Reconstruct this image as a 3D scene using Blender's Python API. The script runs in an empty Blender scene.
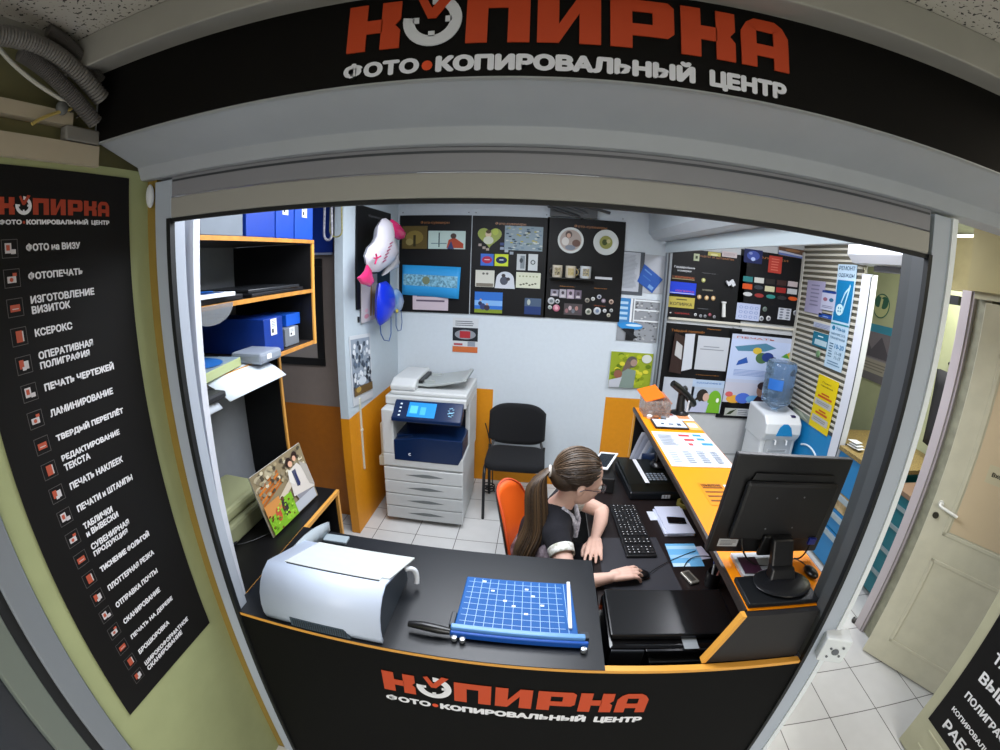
import bpy, math, random
from mathutils import Vector, Matrix, Euler
R = math.radians
random.seed(7)
S = bpy.context.scene
COL = S.collection
# ------------------------------------------------------------------ camera geometry
CAM = Vector((0, 0, 1.985))
YAW, PIT, ROL, KA, KB = -0.09025157, 0.25644706, 0.03853676, 1.07388331, -0.06535457
_f = Vector((math.sin(YAW)*math.cos(PIT), math.cos(YAW)*math.cos(PIT), -math.sin(PIT)))
_r0 = Vector((math.cos(YAW), -math.sin(YAW), 0)); _u0 = _r0.cross(_f)
_r = _r0*math.cos(ROL)+_u0*math.sin(ROL); _u = -_r0*math.sin(ROL)+_u0*math.cos(ROL)
def at(px, py, ax, val):
    """where the sight line of a photo pixel meets the plane ax = val"""
    x = (px-500)/470; y = -(py-375)/470; rr = math.hypot(x, y)+1e-9
    th = KA*rr+KB*rr**3; s = math.sin(th)/rr
    v = _r*(x*s)+_u*(y*s)+_f*math.cos(th)
    i = 'xyz'.index(ax)
    return CAM+v*((val-CAM[i])/v[i])
cam = bpy.data.cameras.new('camera'); camo = bpy.data.objects.new('camera', cam); COL.objects.link(camo)
cam.type = 'PANO'; cam.panorama_type = 'FISHEYE_LENS_POLYNOMIAL'
cam.sensor_width = 36; cam.sensor_fit = 'HORIZONTAL'; cam.clip_start = 0.01
_m = 470*36/1000
cam.fisheye_polynomial_k0 = 0; cam.fisheye_polynomial_k1 = -KA/_m; cam.fisheye_polynomial_k2 = 0
cam.fisheye_polynomial_k3 = -KB/_m**3; cam.fisheye_polynomial_k4 = 0; cam.fisheye_fov = R(179)
camo.matrix_world = Matrix((( _r.x, _u.x, -_f.x, CAM.x), (_r.y, _u.y, -_f.y, CAM.y), (_r.z, _u.z, -_f.z, CAM.z), (0, 0, 0, 1)))
S.camera = camo
# ------------------------------------------------------------------ materials
def lin(h):
    h = h.lstrip('#'); o = []
    for i in (0, 2, 4):
        c = int(h[i:i+2], 16)/255; o.append(c/12.92 if c <= .04045 else ((c+.055)/1.055)**2.4)
    return (*o, 1)
_mc = {}
def M(col, rough=.55, metal=0., var=0., scale=60, bump=0., emit=0., spec=.5, trans=0., alpha=1., col2=None, coat=0.):
    key = (col, rough, metal, var, scale, bump, emit, spec, trans, alpha, col2, coat)
    if key in _mc: return _mc[key]
    m = bpy.data.materials.new('surface_'+col.strip('#')); m.use_nodes = True; nt = m.node_tree; b = nt.nodes['Principled BSDF']
    b.inputs['Base Color'].default_value = lin(col); b.inputs['Roughness'].default_value = rough; b.inputs['Metallic'].default_value = metal
    b.inputs['Specular IOR Level'].default_value = spec; b.inputs['Transmission Weight'].default_value = trans; b.inputs['Alpha'].default_value = alpha
    b.inputs['Coat Weight'].default_value = coat
    if emit: b.inputs['Emission Color'].default_value = lin(col); b.inputs['Emission Strength'].default_value = emit
    if var or bump or col2:
        tc = nt.nodes.new('ShaderNodeTexCoord'); n = nt.nodes.new('ShaderNodeTexNoise'); n.inputs['Scale'].default_value = scale; n.inputs['Detail'].default_value = 4
        nt.links.new(tc.outputs['Object'], n.inputs['Vector'])
        if var or col2:
            r = nt.nodes.new('ShaderNodeValToRGB'); c = lin(col); c2 = lin(col2) if col2 else tuple(v*(1-var) for v in c[:3])+(1,)
            r.color_ramp.elements[0].position = .35; r.color_ramp.elements[1].position = .65
            r.color_ramp.elements[0].color = c2; r.color_ramp.elements[1].color = c
            nt.links.new(n.outputs['Fac'], r.inputs['Fac']); nt.links.new(r.outputs['Color'], b.inputs['Base Color'])
        if bump:
            bp = nt.nodes.new('ShaderNodeBump'); bp.inputs['Strength'].default_value = bump; bp.inputs['Distance'].default_value = .002
            nt.links.new(n.outputs['Fac'], bp.inputs['Height']); nt.links.new(bp.outputs['Normal'], b.inputs['Normal'])
    _mc[key] = m; return m
def tile_mat():
    m = bpy.data.materials.new('floor_tiles'); m.use_nodes = True; nt = m.node_tree; b = nt.nodes['Principled BSDF']
    tc = nt.nodes.new('ShaderNodeTexCoord'); mp = nt.nodes.new('ShaderNodeMapping'); br = nt.nodes.new('ShaderNodeTexBrick')
    br.offset = 0; br.inputs['Scale'].default_value = 1; br.inputs['Brick Width'].default_value = .308; br.inputs['Row Height'].default_value = .302
    br.inputs['Mortar Size'].default_value = .0028; br.inputs['Color1'].default_value = lin('#d2d2d0'); br.inputs['Color2'].default_value = lin('#cbcbc9'); br.inputs['Mortar'].default_value = lin('#5c5a58')
    mp.inputs['Location'].default_value = (-(1.915 % .308), -(1.155 % .302), 0)
    nt.links.new(tc.outputs['Object'], mp.inputs['Vector']); nt.links.new(mp.outputs['Vector'], br.inputs['Vector'])
    n = nt.nodes.new('ShaderNodeTexNoise'); n.inputs['Scale'].default_value = 14; n.inputs['Detail'].default_value = 6
    nt.links.new(tc.outputs['Object'], n.inputs['Vector'])
    mx = nt.nodes.new('ShaderNodeMixRGB'); mx.blend_type = 'MULTIPLY'; mx.inputs['Fac'].default_value = .12
    nt.links.new(br.outputs['Color'], mx.inputs['Color1']); nt.links.new(n.outputs['Fac'], mx.inputs['Color2']); nt.links.new(mx.outputs['Color'], b.inputs['Base Color'])
    b.inputs['Roughness'].default_value = .28
    return m
def speckle_mat(c1, c2, scale=90, thr=.4, rough=.9):
    m = bpy.data.materials.new('speckled_panel'); m.use_nodes = True; nt = m.node_tree; b = nt.nodes['Principled BSDF']
    tc = nt.nodes.new('ShaderNodeTexCoord'); n = nt.nodes.new('ShaderNodeTexNoise'); n.inputs['Scale'].default_value = scale; n.inputs['Detail'].default_value = 2
    r = nt.nodes.new('ShaderNodeValToRGB'); r.color_ramp.elements[0].position = thr-.03; r.color_ramp.elements[1].position = thr
    r.color_ramp.elements[0].color = lin(c2); r.color_ramp.elements[1].color = lin(c1)
    nt.links.new(tc.outputs['Object'], n.inputs['Vector']); nt.links.new(n.outputs['Fac'], r.inputs['Fac']); nt.links.new(r.outputs['Color'], b.inputs['Base Color'])
    b.inputs['Roughness'].default_value = rough
    return m
# ------------------------------------------------------------------ mesh builder
_font = {}
def font_mesh(s, bold=.0):
    k = (s, bold)
    if k not in _font:
        cu = bpy.data.curves.new('t', 'FONT'); cu.body = s; cu.offset = bold; cu.resolution_u = 2
        ob = bpy.data.objects.new('t', cu); COL.objects.link(ob)
        dg = bpy.context.evaluated_depsgraph_get(); me = bpy.data.meshes.new_from_object(ob.evaluated_get(dg))
        vs = [(v.co.x, v.co.y) for v in me.vertices]; fs = [tuple(p.vertices) for p in me.polygons]
        bpy.data.objects.remove(ob); bpy.data.curves.remove(cu); bpy.data.meshes.remove(me)
        if not vs: vs, fs = [(0, 0), (1, 0), (1, 1)], []
        x0 = min(v[0] for v in vs); x1 = max(v[0] for v in vs); y0 = min(v[1] for v in vs); y1 = max(v[1] for v in vs)
        _font[k] = ([((x-x0)/(x1-x0), (y-y0)/(y1-y0)) for x, y in vs], fs, (x1-x0), (y1-y0))
    return _font[k]
class MB:
    def __init__(s): s.v = []; s.f = []; s.m = []; s.mats = []; s.sm = []
    def mi(s, m):
        if m is None: return 0
        if m not in s.mats: s.mats.append(m)
        return s.mats.index(m)
    def add(s, vs, fs, m=None, sm=False):
        o = len(s.v); i = s.mi(m); s.v += [Vector(v) for v in vs]
        for f in fs: s.f.append(tuple(o+k for k in f)); s.m.append(i); s.sm.append(sm)
        return s
    def box(s, x0, x1, y0, y1, z0, z1, m=None, T=None):
        vs = [Vector((x, y, z)) for z in (z0, z1) for y in (y0, y1) for x in (x0, x1)]
        if T: vs = [T @ v for v in vs]
        return s.add(vs, [(0, 2, 3, 1), (4, 5, 7, 6), (0, 1, 5, 4), (2, 6, 7, 3), (0, 4, 6, 2), (1, 3, 7, 5)], m)
    def prism(s, pts, off, m=None):
        n = len(pts); off = Vector(off); a = [Vector(p) for p in pts]
        nr = Vector((0, 0, 0))
        for i in range(n): nr += a[i].cross(a[(i+1) % n])
        if nr.dot(off) > 0: a = a[::-1]
        return s.add(a+[p+off for p in a], [tuple(range(n)), tuple(range(2*n-1, n-1, -1))]+[(i, i+n, (i+1) % n+n, (i+1) % n) for i in range(n)], m)
    def tube(s, pts, r, seg=8, m=None, closed=False, cap=True):
        pts = [Vector(p) for p in pts]; n = len(pts); rs = r if isinstance(r, (list, tuple)) else [r]*n
        vs = []; ref = None
        for i, p in enumerate(pts):
            a = pts[(i-1) % n] if (i > 0 or closed) else p; b = pts[(i+1) % n] if (i < n-1 or closed) else p
            d = (b-a).normalized()
            if ref is None: ref = d.orthogonal().normalized()
            ref = (ref-d*ref.dot(d)).normalized(); q = d.cross(ref)
            vs += [p+(ref*math.cos(2*math.pi*k/seg)+q*math.sin(2*math.pi*k/seg))*rs[i] for k in range(seg)]
        fs = []
        for i in range(n if closed else n-1):
            j = (i+1) % n
            fs += [(i*seg+k, i*seg+(k+1) % seg, j*seg+(k+1) % seg, j*seg+k) for k in range(seg)]
        s.add(vs, fs, m, True)
        if cap and not closed:
            o = len(s.v)-n*seg; i = s.mi(m)
            s.f.append(tuple(o+k for k in range(seg))[::-1]); s.m.append(i); s.sm.append(False)
            s.f.append(tuple(o+(n-1)*seg+k for k in range(seg))); s.m.append(i); s.sm.append(False)
        return s
    def lathe(s, prof, c=(0, 0, 0), seg=24, m=None, T=None, sm=True):
        n = len(prof); vs = []
        for r, z in prof:
            for k in range(seg):
                v = Vector((r*math.cos(2*math.pi*k/seg), r*math.sin(2*math.pi*k/seg), z)); vs.append((T @ v if T else v)+Vector(c))
        fs = [(i*seg+k, i*seg+(k+1) % seg, (i+1)*seg+(k+1) % seg, (i+1)*seg+k) for i in range(n-1) for k in range(seg)]
        fs += [tuple(range(seg))[::-1], tuple((n-1)*seg+k for k in range(seg))]
        return s.add(vs, fs, m, sm)
    def ell(s, c, r, m=None, T=None, seg=20, rings=12):
        vs = []
        for i in range(rings+1):
            t = math.pi*i/rings
            for k in range(seg):
                a = 2*math.pi*k/seg; v = Vector((r[0]*math.sin(t)*math.cos(a), r[1]*math.sin(t)*math.sin(a), -r[2]*math.cos(t)))
                vs.append((T @ v if T else v)+Vector(c))
        return s.add(vs, [(i*seg+k, i*seg+(k+1) % seg, (i+1)*seg+(k+1) % seg, (i+1)*seg+k) for i in range(rings) for k in range(seg)], m, True)
    def grid(s, fn, nu, nv, m=None, sm=True, wrap=False):
        vs = [fn(i/(nu-1) if not wrap else i/nu, j/(nv-1)) for j in range(nv) for i in range(nu)]
        fs = [(j*nu+i, j*nu+(i+1) % nu, (j+1)*nu+(i+1) % nu, (j+1)*nu+i) for j in range(nv-1) for i in range(nu if wrap else nu-1)]
        return s.add(vs, fs, m, sm)
    def text(s, st, O, U, V, w=None, h=None, m=None, bold=.02):
        vs, fs, tw, th = font_mesh(st, 0.)
        if w is None: w = h*tw/th
        if h is None: h = w*th/tw
        O = Vector(O); U = Vector(U); V = Vector(V)
        b = min(bold*1.6, .056)*h*1.5
        NN = U.cross(V)
        for k_, (dx, dy) in enumerate([(0, 0)]+[(b*math.cos(R(45*q)), b*.8*math.sin(R(45*q))) for q in range(8)] if b > 0 else [(0, 0)]): s.add([O+NN*(.00005*k_)+U*(x*(w-2*b)+b+dx)+V*(y*(h-1.6*b)+b*.8+dy) for x, y in vs], fs, m)
        return s
    def build(s, name, mat=None, parent=None, bevel=0., T=None, seg=2, thick=0., sub=0, weld=False):
        me = bpy.data.meshes.new(name)
        par = parent; off = Vector((0, 0, 0))
        o = bpy.data.objects.new(name, me); COL.objects.link(o)
        if par is not None:
            o.parent = par
            inv = WM(par).inverted() if T is None else Matrix()
            vs = [inv @ v for v in s.v]
        else:
            xs = [v.x for v in s.v]; ys = [v.y for v in s.v]; zs = [v.z for v in s.v]
            off = Vector(((min(xs)+max(xs))/2, (min(ys)+max(ys))/2, min(zs))); vs = [v-off for v in s.v]; o.location = off
        me.from_pydata([tuple(v) for v in vs], [], s.f)
        mats = s.mats if s.mats else []
        if mat is not None:
            if mats and 0 in s.m and False: pass
            if not mats: mats = [mat]
        for m in mats: me.materials.append(m)
        me.polygons.foreach_set('material_index', s.m if s.mats else [0]*len(s.f)); me.polygons.foreach_set('use_smooth', s.sm)
        me.update()
        if any(s.sm):
            try: me.set_sharp_from_angle(angle=R(50))
            except Exception: pass
        if bevel: b = o.modifiers.new('b', 'BEVEL'); b.width = bevel; b.segments = seg; b.limit_method = 'ANGLE'; b.angle_limit = R(40)
        if thick: t = o.modifiers.new('s', 'SOLIDIFY'); t.thickness = thick; t.offset = 0
        if sub: t = o.modifiers.new('u', 'SUBSURF'); t.levels = t.render_levels = sub
        return o
def WM(o):
    m = Matrix.LocRotScale(o.location, o.rotation_euler, o.scale)
    return WM(o.parent) @ m if o.parent else m
def tag(o, label, cat, group=None, kind=None):
    if label: o['label'] = label
    if cat: o['category'] = cat
    if group: o['group'] = group
    if kind: o['kind'] = kind
    return o
def thing(name, label, cat, loc, rz=0, group=None, rx=0, ry=0):
    o = bpy.data.objects.new(name, None); COL.objects.link(o); o.location = loc; o.rotation_euler = (rx, ry, rz); o.empty_display_size = .05
    return tag(o, label, cat, group)
def struct(name, mb, mat=None, bevel=0):
    o = mb.build(name, mat, None, bevel); o['kind'] = 'structure'; return o
def bx(*a): return MB().box(*a)
def copy_tree(o, loc, rot=None, label=None, parent=None):
    c = o.copy(); COL.objects.link(c); c.parent = parent
    if parent is None:
        c.location = loc
        if rot is not None: c.rotation_euler = rot
        if label: c['label'] = label
    for ch in [x for x in bpy.data.objects if x.parent == o]: copy_tree(ch, None, parent=c)
    return c
# flat printed thing: board lying in a plane with coloured inks on it
class Pic:
    def __init__(s, O, U, V, w, h, th=.004, base='#ffffff', edge=None, rough=.5):
        s.O = Vector(O); s.U = Vector(U).normalized(); s.V = Vector(V).normalized(); s.N = s.U.cross(s.V); s.w = w; s.h = h
        s.mb = MB(); s.k = 1; s.rough = rough; e = M(edge or base, rough, spec=.25)
        s.mb.prism([s.P(0, 0), s.P(1, 0), s.P(1, 1), s.P(0, 1)], -s.N*th, e)
        if edge: s.rect(0, 0, 1, 1, base)
    def P(s, u, v, d=0): return s.O+s.U*(u*s.w)+s.V*(v*s.h)+s.N*d
    def lay(s, pts, c):
        m = c if not isinstance(c, str) else M(c, s.rough, spec=.25); d = .0004*s.k; s.k += .25
        s.mb.add([s.P(u, v, d) for u, v in pts], [tuple(range(len(pts)))], m); return s
    def rect(s, u0, v0, u1, v1, c): return s.lay([(u0, v0), (u1, v0), (u1, v1), (u0, v1)], c)
    def ell(s, cu, cv, ru, rv, c, n=20, a0=0, a1=360):
        pts = [(cu+ru*math.cos(R(a0+(a1-a0)*i/n)), cv+rv*math.sin(R(a0+(a1-a0)*i/n))) for i in range(n+(0 if a1-a0 == 360 else 1))]
        return s.lay(pts, c)
    def poly(s, pts, c): return s.lay(pts, c)
    def text(s, t, u, v, w=None, h=None, c='#ffffff', bold=.01, mb=None):
        m = M(c, s.rough); d = .0004*s.k+.0006; s.k += .25
        if w is not None: w = w*s.w
        if h is not None: h = h*s.h
        (mb or s.mb).text(t, s.P(u, v, d), s.U, s.V, w, h, m, bold); return s
    def lines(s, u0, v0, u1, v1, n, c, seed=0, fill=.8):
        r = random.Random(seed)
        for i in range(n):
            v = v1-(v1-v0)*(i+.5)/n; s.rect(u0, v-(v1-v0)/n*.18, u0+(u1-u0)*(fill+(1-fill)*r.random()), v+(v1-v0)/n*.18, c)
        return s
    def build(s, name, label=None, cat=None, parent=None, group=None):
        o = s.mb.build(name, None, parent)
        if cat: tag(o, label, cat, group)
        return o
def plane_pic(ax, val, tl, br, th=.004, base='#ffffff', edge=None, sign=None, gap=0.):
    """upright rectangle on plane ax=val from two photo corners"""
    off = th+.001+gap
    v2 = val-off if ax == 'y' else (val+off if val < 0 else val-off)
    a = at(*tl, ax, v2); b = at(*br, ax, v2)
    if ax == 'y': U = Vector((1, 0, 0)); w = b.x-a.x
    elif val < 0: U = Vector((0, 1, 0)); w = b.y-a.y
    else: U = Vector((0, -1, 0)); w = a.y-b.y
    h = a.z-b.z
    O = Vector((a.x, a.y, b.z))
    return Pic(O, U, (0, 0, 1), w, h, th, base, edge)
ORG = '#e2571c'
def logo(mb, O, U, V, w, orange, white, depth=0.):
    """the big orange wordmark with a ring dial for its second letter; w = full width"""
    O = Vector(O); U = Vector(U); V = Vector(V); N = U.cross(V)
    def P(x, y): return O+U*(x*w)+V*(y*w)
    H = .122
    def poly(pts, x0, x1, m=orange):
        q = [P(x0+(x1-x0)*a, H*b) for a, b in pts]
        if depth: mb.prism(q, N*depth, m)
        else: mb.add(q, [tuple(range(len(q)))], m)
    def rc(a, b, c, d, x0, x1): poly([(a, b), (c, b), (c, d), (a, d)], x0, x1)
    for x0, x1 in ((0, .127), (.742, .868)):
        rc(0, 0, .36, 1, x0, x1); rc(.36, .36, .66, .64, x0, x1)
        poly([(.64, 0), (1, 0), (1, .38), (.9, .5), (.64, .5)], x0, x1); poly([(.64, .5), (.9, .5), (1, .62), (1, 1), (.64, 1)], x0, x1)
    x0, x1 = .277, .415
    rc(0, 0, .34, 1, x0, x1); rc(.66, 0, 1, 1, x0, x1); rc(.34, .72, .66, 1, x0, x1)
    x0, x1 = .431, .567
    rc(0, 0, .34, 1, x0, x1); rc(.66, 0, 1, 1, x0, x1); poly([(.34, .0), (.66, .62), (.66, 1), (.34, .38)], x0, x1)
    x0, x1 = .587, .727
    rc(0, 0, .34, 1, x0, x1); rc(.34, .76, .9, 1, x0, x1); poly([(.66, .26), (.9, .26), (1, .36), (1, .9), (.9, 1), (.9, .76), (.66, .76)], x0, x1); rc(.34, .26, .66, .5, x0, x1)
    x0, x1 = .882, 1.0
    poly([(0, 0), (.32, 0), (.32, .78), (.12, .9), (0, .7)], x0, x1); poly([(.68, 0), (1, 0), (1, .7), (.88, .9), (.68, .78)], x0, x1)
    poly([(.12, .9), (.32, .76), (.68, .76), (.88, .9), (.72, 1), (.28, 1)], x0, x1); rc(.32, .24, .68, .48, x0, x1)
    cx, cy, ro, ri = .2, .065, .067, .041
    n = 28; a0, a1 = 172, 452
    for i in range(n):
        a = R(a0+(a1-a0)*i/n); b = R(a0+(a1-a0)*(i+1)/n)
        q = [P(cx+r*math.cos(t), cy+r*math.sin(t)) for r, t in ((ri, a), (ro, a), (ro, b), (ri, b))]
        if depth: mb.prism(q, N*depth, white)
        else: mb.add(q, [(0, 1, 2, 3)], white)
    def raw(pts, m, e=0):
        q = [P(a, b)+N*e for a, b in pts]
        if depth: mb.prism(q, N*depth, m)
        else: mb.add(q, [tuple(range(len(q)))], m)
    for t in (180, 270, 0):
        c, s_ = math.cos(R(t)), math.sin(R(t)); ux, uy = -s_, c
        raw([(cx+c*r+ux*k, cy+s_*r+uy*k) for r, k in ((.030, -.007), (ri+.003, -.007), (ri+.003, .007), (.030, .007))], white)
    raw([(.162, .128), (.178, .135), (.199, .094), (.232, .142), (.258, .138), (.209, .068), (.19, .068)], orange, .0008+depth*.3)
def sublogo(mb, O, U, V, w, h, orange, white):
    O = Vector(O); U = Vector(U); V = Vector(V)
    mb.text('ФОТО', O, U, V, w*.181, h, white, .042)
    mb.text('КОПИРОВАЛЬНЫЙ', O+U*(w*.218), U, V, w*.562, h*1.22, white, .036); mb.text('ЦЕНТР', O+U*(w*.812)-V*(h*.16), U, V, w*.188, h*1.16, white, .038)
    c = O+U*(w*.199)+V*(h*.45)
    mb.add([c+(U*math.cos(R(30*i))+V*math.sin(R(30*i)))*h*.3 for i in range(12)], [tuple(range(12))], orange)
# common surfaces
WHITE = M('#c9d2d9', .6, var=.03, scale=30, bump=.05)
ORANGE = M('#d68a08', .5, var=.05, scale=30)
EDGE = M('#e0a040', .45)
BLACK = M('#17181b', .38, var=.2, scale=300)
LAMB = M('#0c0c0e', .55, spec=.3)
OR = M('#d9531c', .5); WH = M('#e8e8ec', .5)
TORG = M('#f99206', .5, spec=.25)
# ================================================================== the setting
struct('floor', bx(-2.3, 4.2, -5.2, 4.0, -.05, 0), tile_mat())
# outside wall on the left, with its recess strip beside the shutter
GREEN = M('#a4ab7c', .7, var=.08, scale=8, bump=.15)
LGREEN = M('#8c9468', .7, var=.1, scale=8, bump=.15)
struct('wall_left', bx(-1.12, -1.0, .335, .87, 0, 2.235), GREEN)
OCH = M('#8d7430', .7, var=.1, scale=10)
struct('wall_return', bx(-1.0, -.964, .856, .9, 0, 2.25), OCH)
struct('wall_upper_left', bx(-1.14, -1.02, -5.2, .9, 2.235, 2.62), M('#77744f', .8, var=.2, scale=5))
struct('wall_far_left', bx(-1.12, -1.04, -5.2, -.28, 0, 2.235), LGREEN)
BEIGE = M('#b5aa93', .7, var=.05, scale=12)
struct('trim_1', bx(-1.02, -.985, -1.2, .69, 2.228, 2.275), BEIGE)
struct('trim_2', bx(-1.02, -.992, -1.2, .62, 2.312, 2.342), BEIGE)
# outside ceiling and the beam above the sign
CEIL = speckle_mat('#b0aba2', '#33312e', 110, .40)
struct('ceiling', bx(-2.2, 4.2, -5.2, .72, 2.5, 2.56), CEIL)
BEAM = M('#9b9891', .75, var=.06, scale=9, bump=.1)
o = MB().prism([(-1.02, .60, 2.5), (-1.02, .60, 2.425), (-1.02, .688, 2.452), (-1.02, .75, 2.452), (-1.02, .75, 2.5)], (5.1, 0, 0))
struct('ceiling_beam', o, BEAM, .004)
struct('trim_3', bx(-1.02, -.99, -.4, .55, 2.47, 2.5), BEAM)
struct('trim_4', bx(-1.3, 4.0, .30, .325, 2.493, 2.5), BEAM)
# kiosk interior
CI = M('#8a8d90', .8, var=.05, scale=20)
struct('ceiling_kiosk', bx(-2.05, 1.06, .9, 3.72, 2.56, 2.62), CI)
for k_, (x_, y_) in enumerate(((-.25, 1.45), (-.25, 2.35), (1.65, 2.5))):
    struct('trim_%d' % (10+k_), bx(x_-.55, x_+.55, y_-.35, y_+.35, 2.53, 2.558) if k_ < 2 else bx(x_-.3, x_+.3, y_-.4, y_+.4, 2.545, 2.559), M('#f0f4f8', .5, emit=.8))  # glowing lamp panels, added out of view above kiosk and corridor
struct('wall_back', bx(-1.25, 1.06, 3.65, 3.72, 0, 2.56), WHITE)
# painted wainscot: flush orange blocks on the back wall
pt = MB()
for x0, x1, z0, z1 in ((-1.25, -.385, 0, .89), (-.385, .60, 0, .10), (.60, 1.03, 0, .885)):
    pt.box(x0, x1, 3.6485, 3.651, z0+.002, z1)
struct('wall_back_paint', pt, ORANGE)
struct('wall_side', bx(-1.31, -1.25, 2.58, 3.72, 0, 2.56), M('#bcc8d0', .6, var=.03, scale=30, bump=.05))
struct('wall_side_paint', MB().box(-1.249, -1.2485, 2.579, 3.648, .003, .93).box(-1.312, -1.2485, 2.5785, 2.5795, .003, .93), ORANGE)
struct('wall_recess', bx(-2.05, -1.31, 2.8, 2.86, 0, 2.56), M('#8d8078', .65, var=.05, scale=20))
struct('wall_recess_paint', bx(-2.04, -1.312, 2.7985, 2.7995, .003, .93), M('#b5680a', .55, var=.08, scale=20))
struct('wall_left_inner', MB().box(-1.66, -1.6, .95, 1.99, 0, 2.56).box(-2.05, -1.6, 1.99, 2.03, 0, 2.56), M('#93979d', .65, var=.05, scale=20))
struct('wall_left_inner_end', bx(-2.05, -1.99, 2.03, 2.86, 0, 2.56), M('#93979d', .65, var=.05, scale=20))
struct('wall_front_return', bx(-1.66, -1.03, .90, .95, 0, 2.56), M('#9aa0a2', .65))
# corridor beyond the side opening
struct('wall_corridor', bx(1.06, 4.0, 3.65, 3.72, 0, 2.62), M('#b8bbbd', .6, var=.03, scale=20))
struct('ceiling_corridor', bx(1.06, 4.2, .72, 3.72, 2.56, 2.62), M('#8f8f8a', .8))
YEL = M('#b0b592', .7, var=.05, scale=8)
struct('wall_tailor', bx(3.05, 3.12, 1.5, 3.65, 0, 2.56), YEL)
struct('wall_tailor_end', bx(2.36, 3.05, 1.58, 1.66, 0, 2.56), M('#7d8676', .7))
# small trims along panel wall
struct('trim_5', bx(1.07, 2.29, 3.628, 3.649, 1.603, 1.622), M('#c4c0b2', .5))
struct('trim_6', bx(1.07, 2.05, 3.643, 3.649, .395, .403), M('#8c8f90', .5))
struct('trim_7', bx(2.05, 2.058, 3.640, 3.649, 0, .77), M('#8c8f90', .5))
# kiosk corner post for the side shutter
gp = M('#8b9094', .35, metal=.4)
# right hand wall: door jamb, beige wall over the door
WR = M('#a3986a', .75, var=.06, scale=7, bump=.2)
DJ = M('#9c9b84', .7, var=.25, scale=18, bump=.3)
struct('wall_right_jamb', bx(2.22, 2.36, 1.62, 1.735, 0, 2.10), DJ)
struct('wall_right_over_door', bx(2.15, 2.36, -.6, 1.735, 2.11, 2.56), WR)
struct('wall_right_beam', bx(2.30, 2.36, 1.735, 2.05, 2.11, 2.40), M('#a89c6a', .75, var=.1, scale=14))
tr = MB().box(2.19, 2.235, 1.735, 1.80, 0, 2.11).box(2.20, 2.225, 1.72, 1.737, 0, 2.11)
struct('trim_8', tr, M('#b7aeb0', .5), .003)
struct('trim_9', bx(2.17, 2.2, .9, 1.70, 2.075, 2.11), M('#a09a7c', .6))
struct('wall_right_near', bx(2.66, 2.70, -.6, 1.62, 0, 2.11), M('#54553f', .8))
struct('wall_behind', bx(-2.3, 4.2, -5.26, -5.2, 0, 2.6), M('#8c8a80', .8))
# ================================================================== shop front
HG = M('#a3a7ae', .45, var=.04, scale=14, bump=.05)
# roller shutter of the front opening
t = thing('roller_shutter', 'grey roller shutter pulled up over the front opening with its box and rails', 'roller shutter', (0, .86, 0))
h = MB(); pr = [(.701, 2.285), (.82, 2.243), (.832, 2.212), (.905, 2.212), (.905, 2.452), (.701, 2.452)]
h.prism([(-1.0, y, z) for y, z in pr], (2.75, 0, 0)); h.build('shutter_box', HG, t, .002)
h = MB().box(-.905, .895, .853, .866, 2.1625, 2.2115).build('slat', M('#84848a', .5), t, .001)
MB().box(-.905, .895, .850, .868, 2.108, 2.160).build('bottom_slat', M('#9a9892', .5), t, .004)
MB().box(-.905, .895, .852, .866, 2.099, 2.108).build('rubber_seal', M('#101214', .7), t)
MB().box(-.90, .89, .8515, .8528, 2.1985, 2.2035).build('lip_strip', M('#3a3e44', .4), t)
a = MB().box(-.964, -.9035, .85, .90, 0, 2.205).build('guide_rail', M('#a8b0bc', .4), t, .002)
MB().box(-.9165, -.9025, .845, .8495, 0, 2.108).box(-.9034, -.9025, .8495, .862, 0, 2.108).build('rail_gasket', M('#0c1013', .6), a)
a = MB().box(.906, .966, .85, .90, 0, 2.205).build('guide_rail', M('#a8b0bc', .4), t, .002)
MB().box(.893, .906, .846, .861, 0, 2.108).build('rail_gasket', M('#0c1013', .6), a)
MB().box(.895, .9055, .8615, .904, .915, 2.2).build('inner_channel', M('#4c4f52', .45), t)
MB().box(.966, .985, .845, .90, 0, 2.205).build('rail_flange', M('#dfe4e8', .4), a)
MB().ell((-.972, .84, 2.17), (.012, .01, .03)).build('end_cap', M('#c9ccd0', .4), t)
# header sign
t = thing('shop_sign', 'long black sign above the opening with orange and white lettering', 'sign', (0, .69, 2.285))
MB().box(-1.0, 1.75, .69, .7005, 2.286, 2.452).build('sign_board', M('#0c0a09', .7, var=.15, scale=25, spec=.15), t)
MB().box(-1.004, -1.0, .688, .7005, 2.284, 2.452).box(-1.0, 1.75, .6885, .7005, 2.2835, 2.286).build('edge_strip', M('#9da0a2', .4), t)
m = MB(); logo(m, (-.342, .687, 2.345), (1, 0, 0), (0, 0, 1), .737, M('#bf4014', .6), M('#d6d8e0', .5), .0025); m.build('wordmark', None, t)
m = MB(); sublogo(m, (-.345, .6868, 2.295), (1, 0, 0), (0, 0, 1), .735, .030, M('#d9491a', .5), M('#dfe0ea', .5)); m.build('subtitle', None, t)
m = MB(); m.add([(.02, .686, 2.447), (.062, .686, 2.449), (.06, .685, 2.43), (.045, .684, 2.433), (.028, .685, 2.427)], [(0, 1, 2, 3, 4)]); tag(m.build('tape_scrap', M('#b9bac4', .5), None, thick=.001), 'torn scrap of whitish tape stuck on top edge of the black header sign', 'tape')
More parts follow.
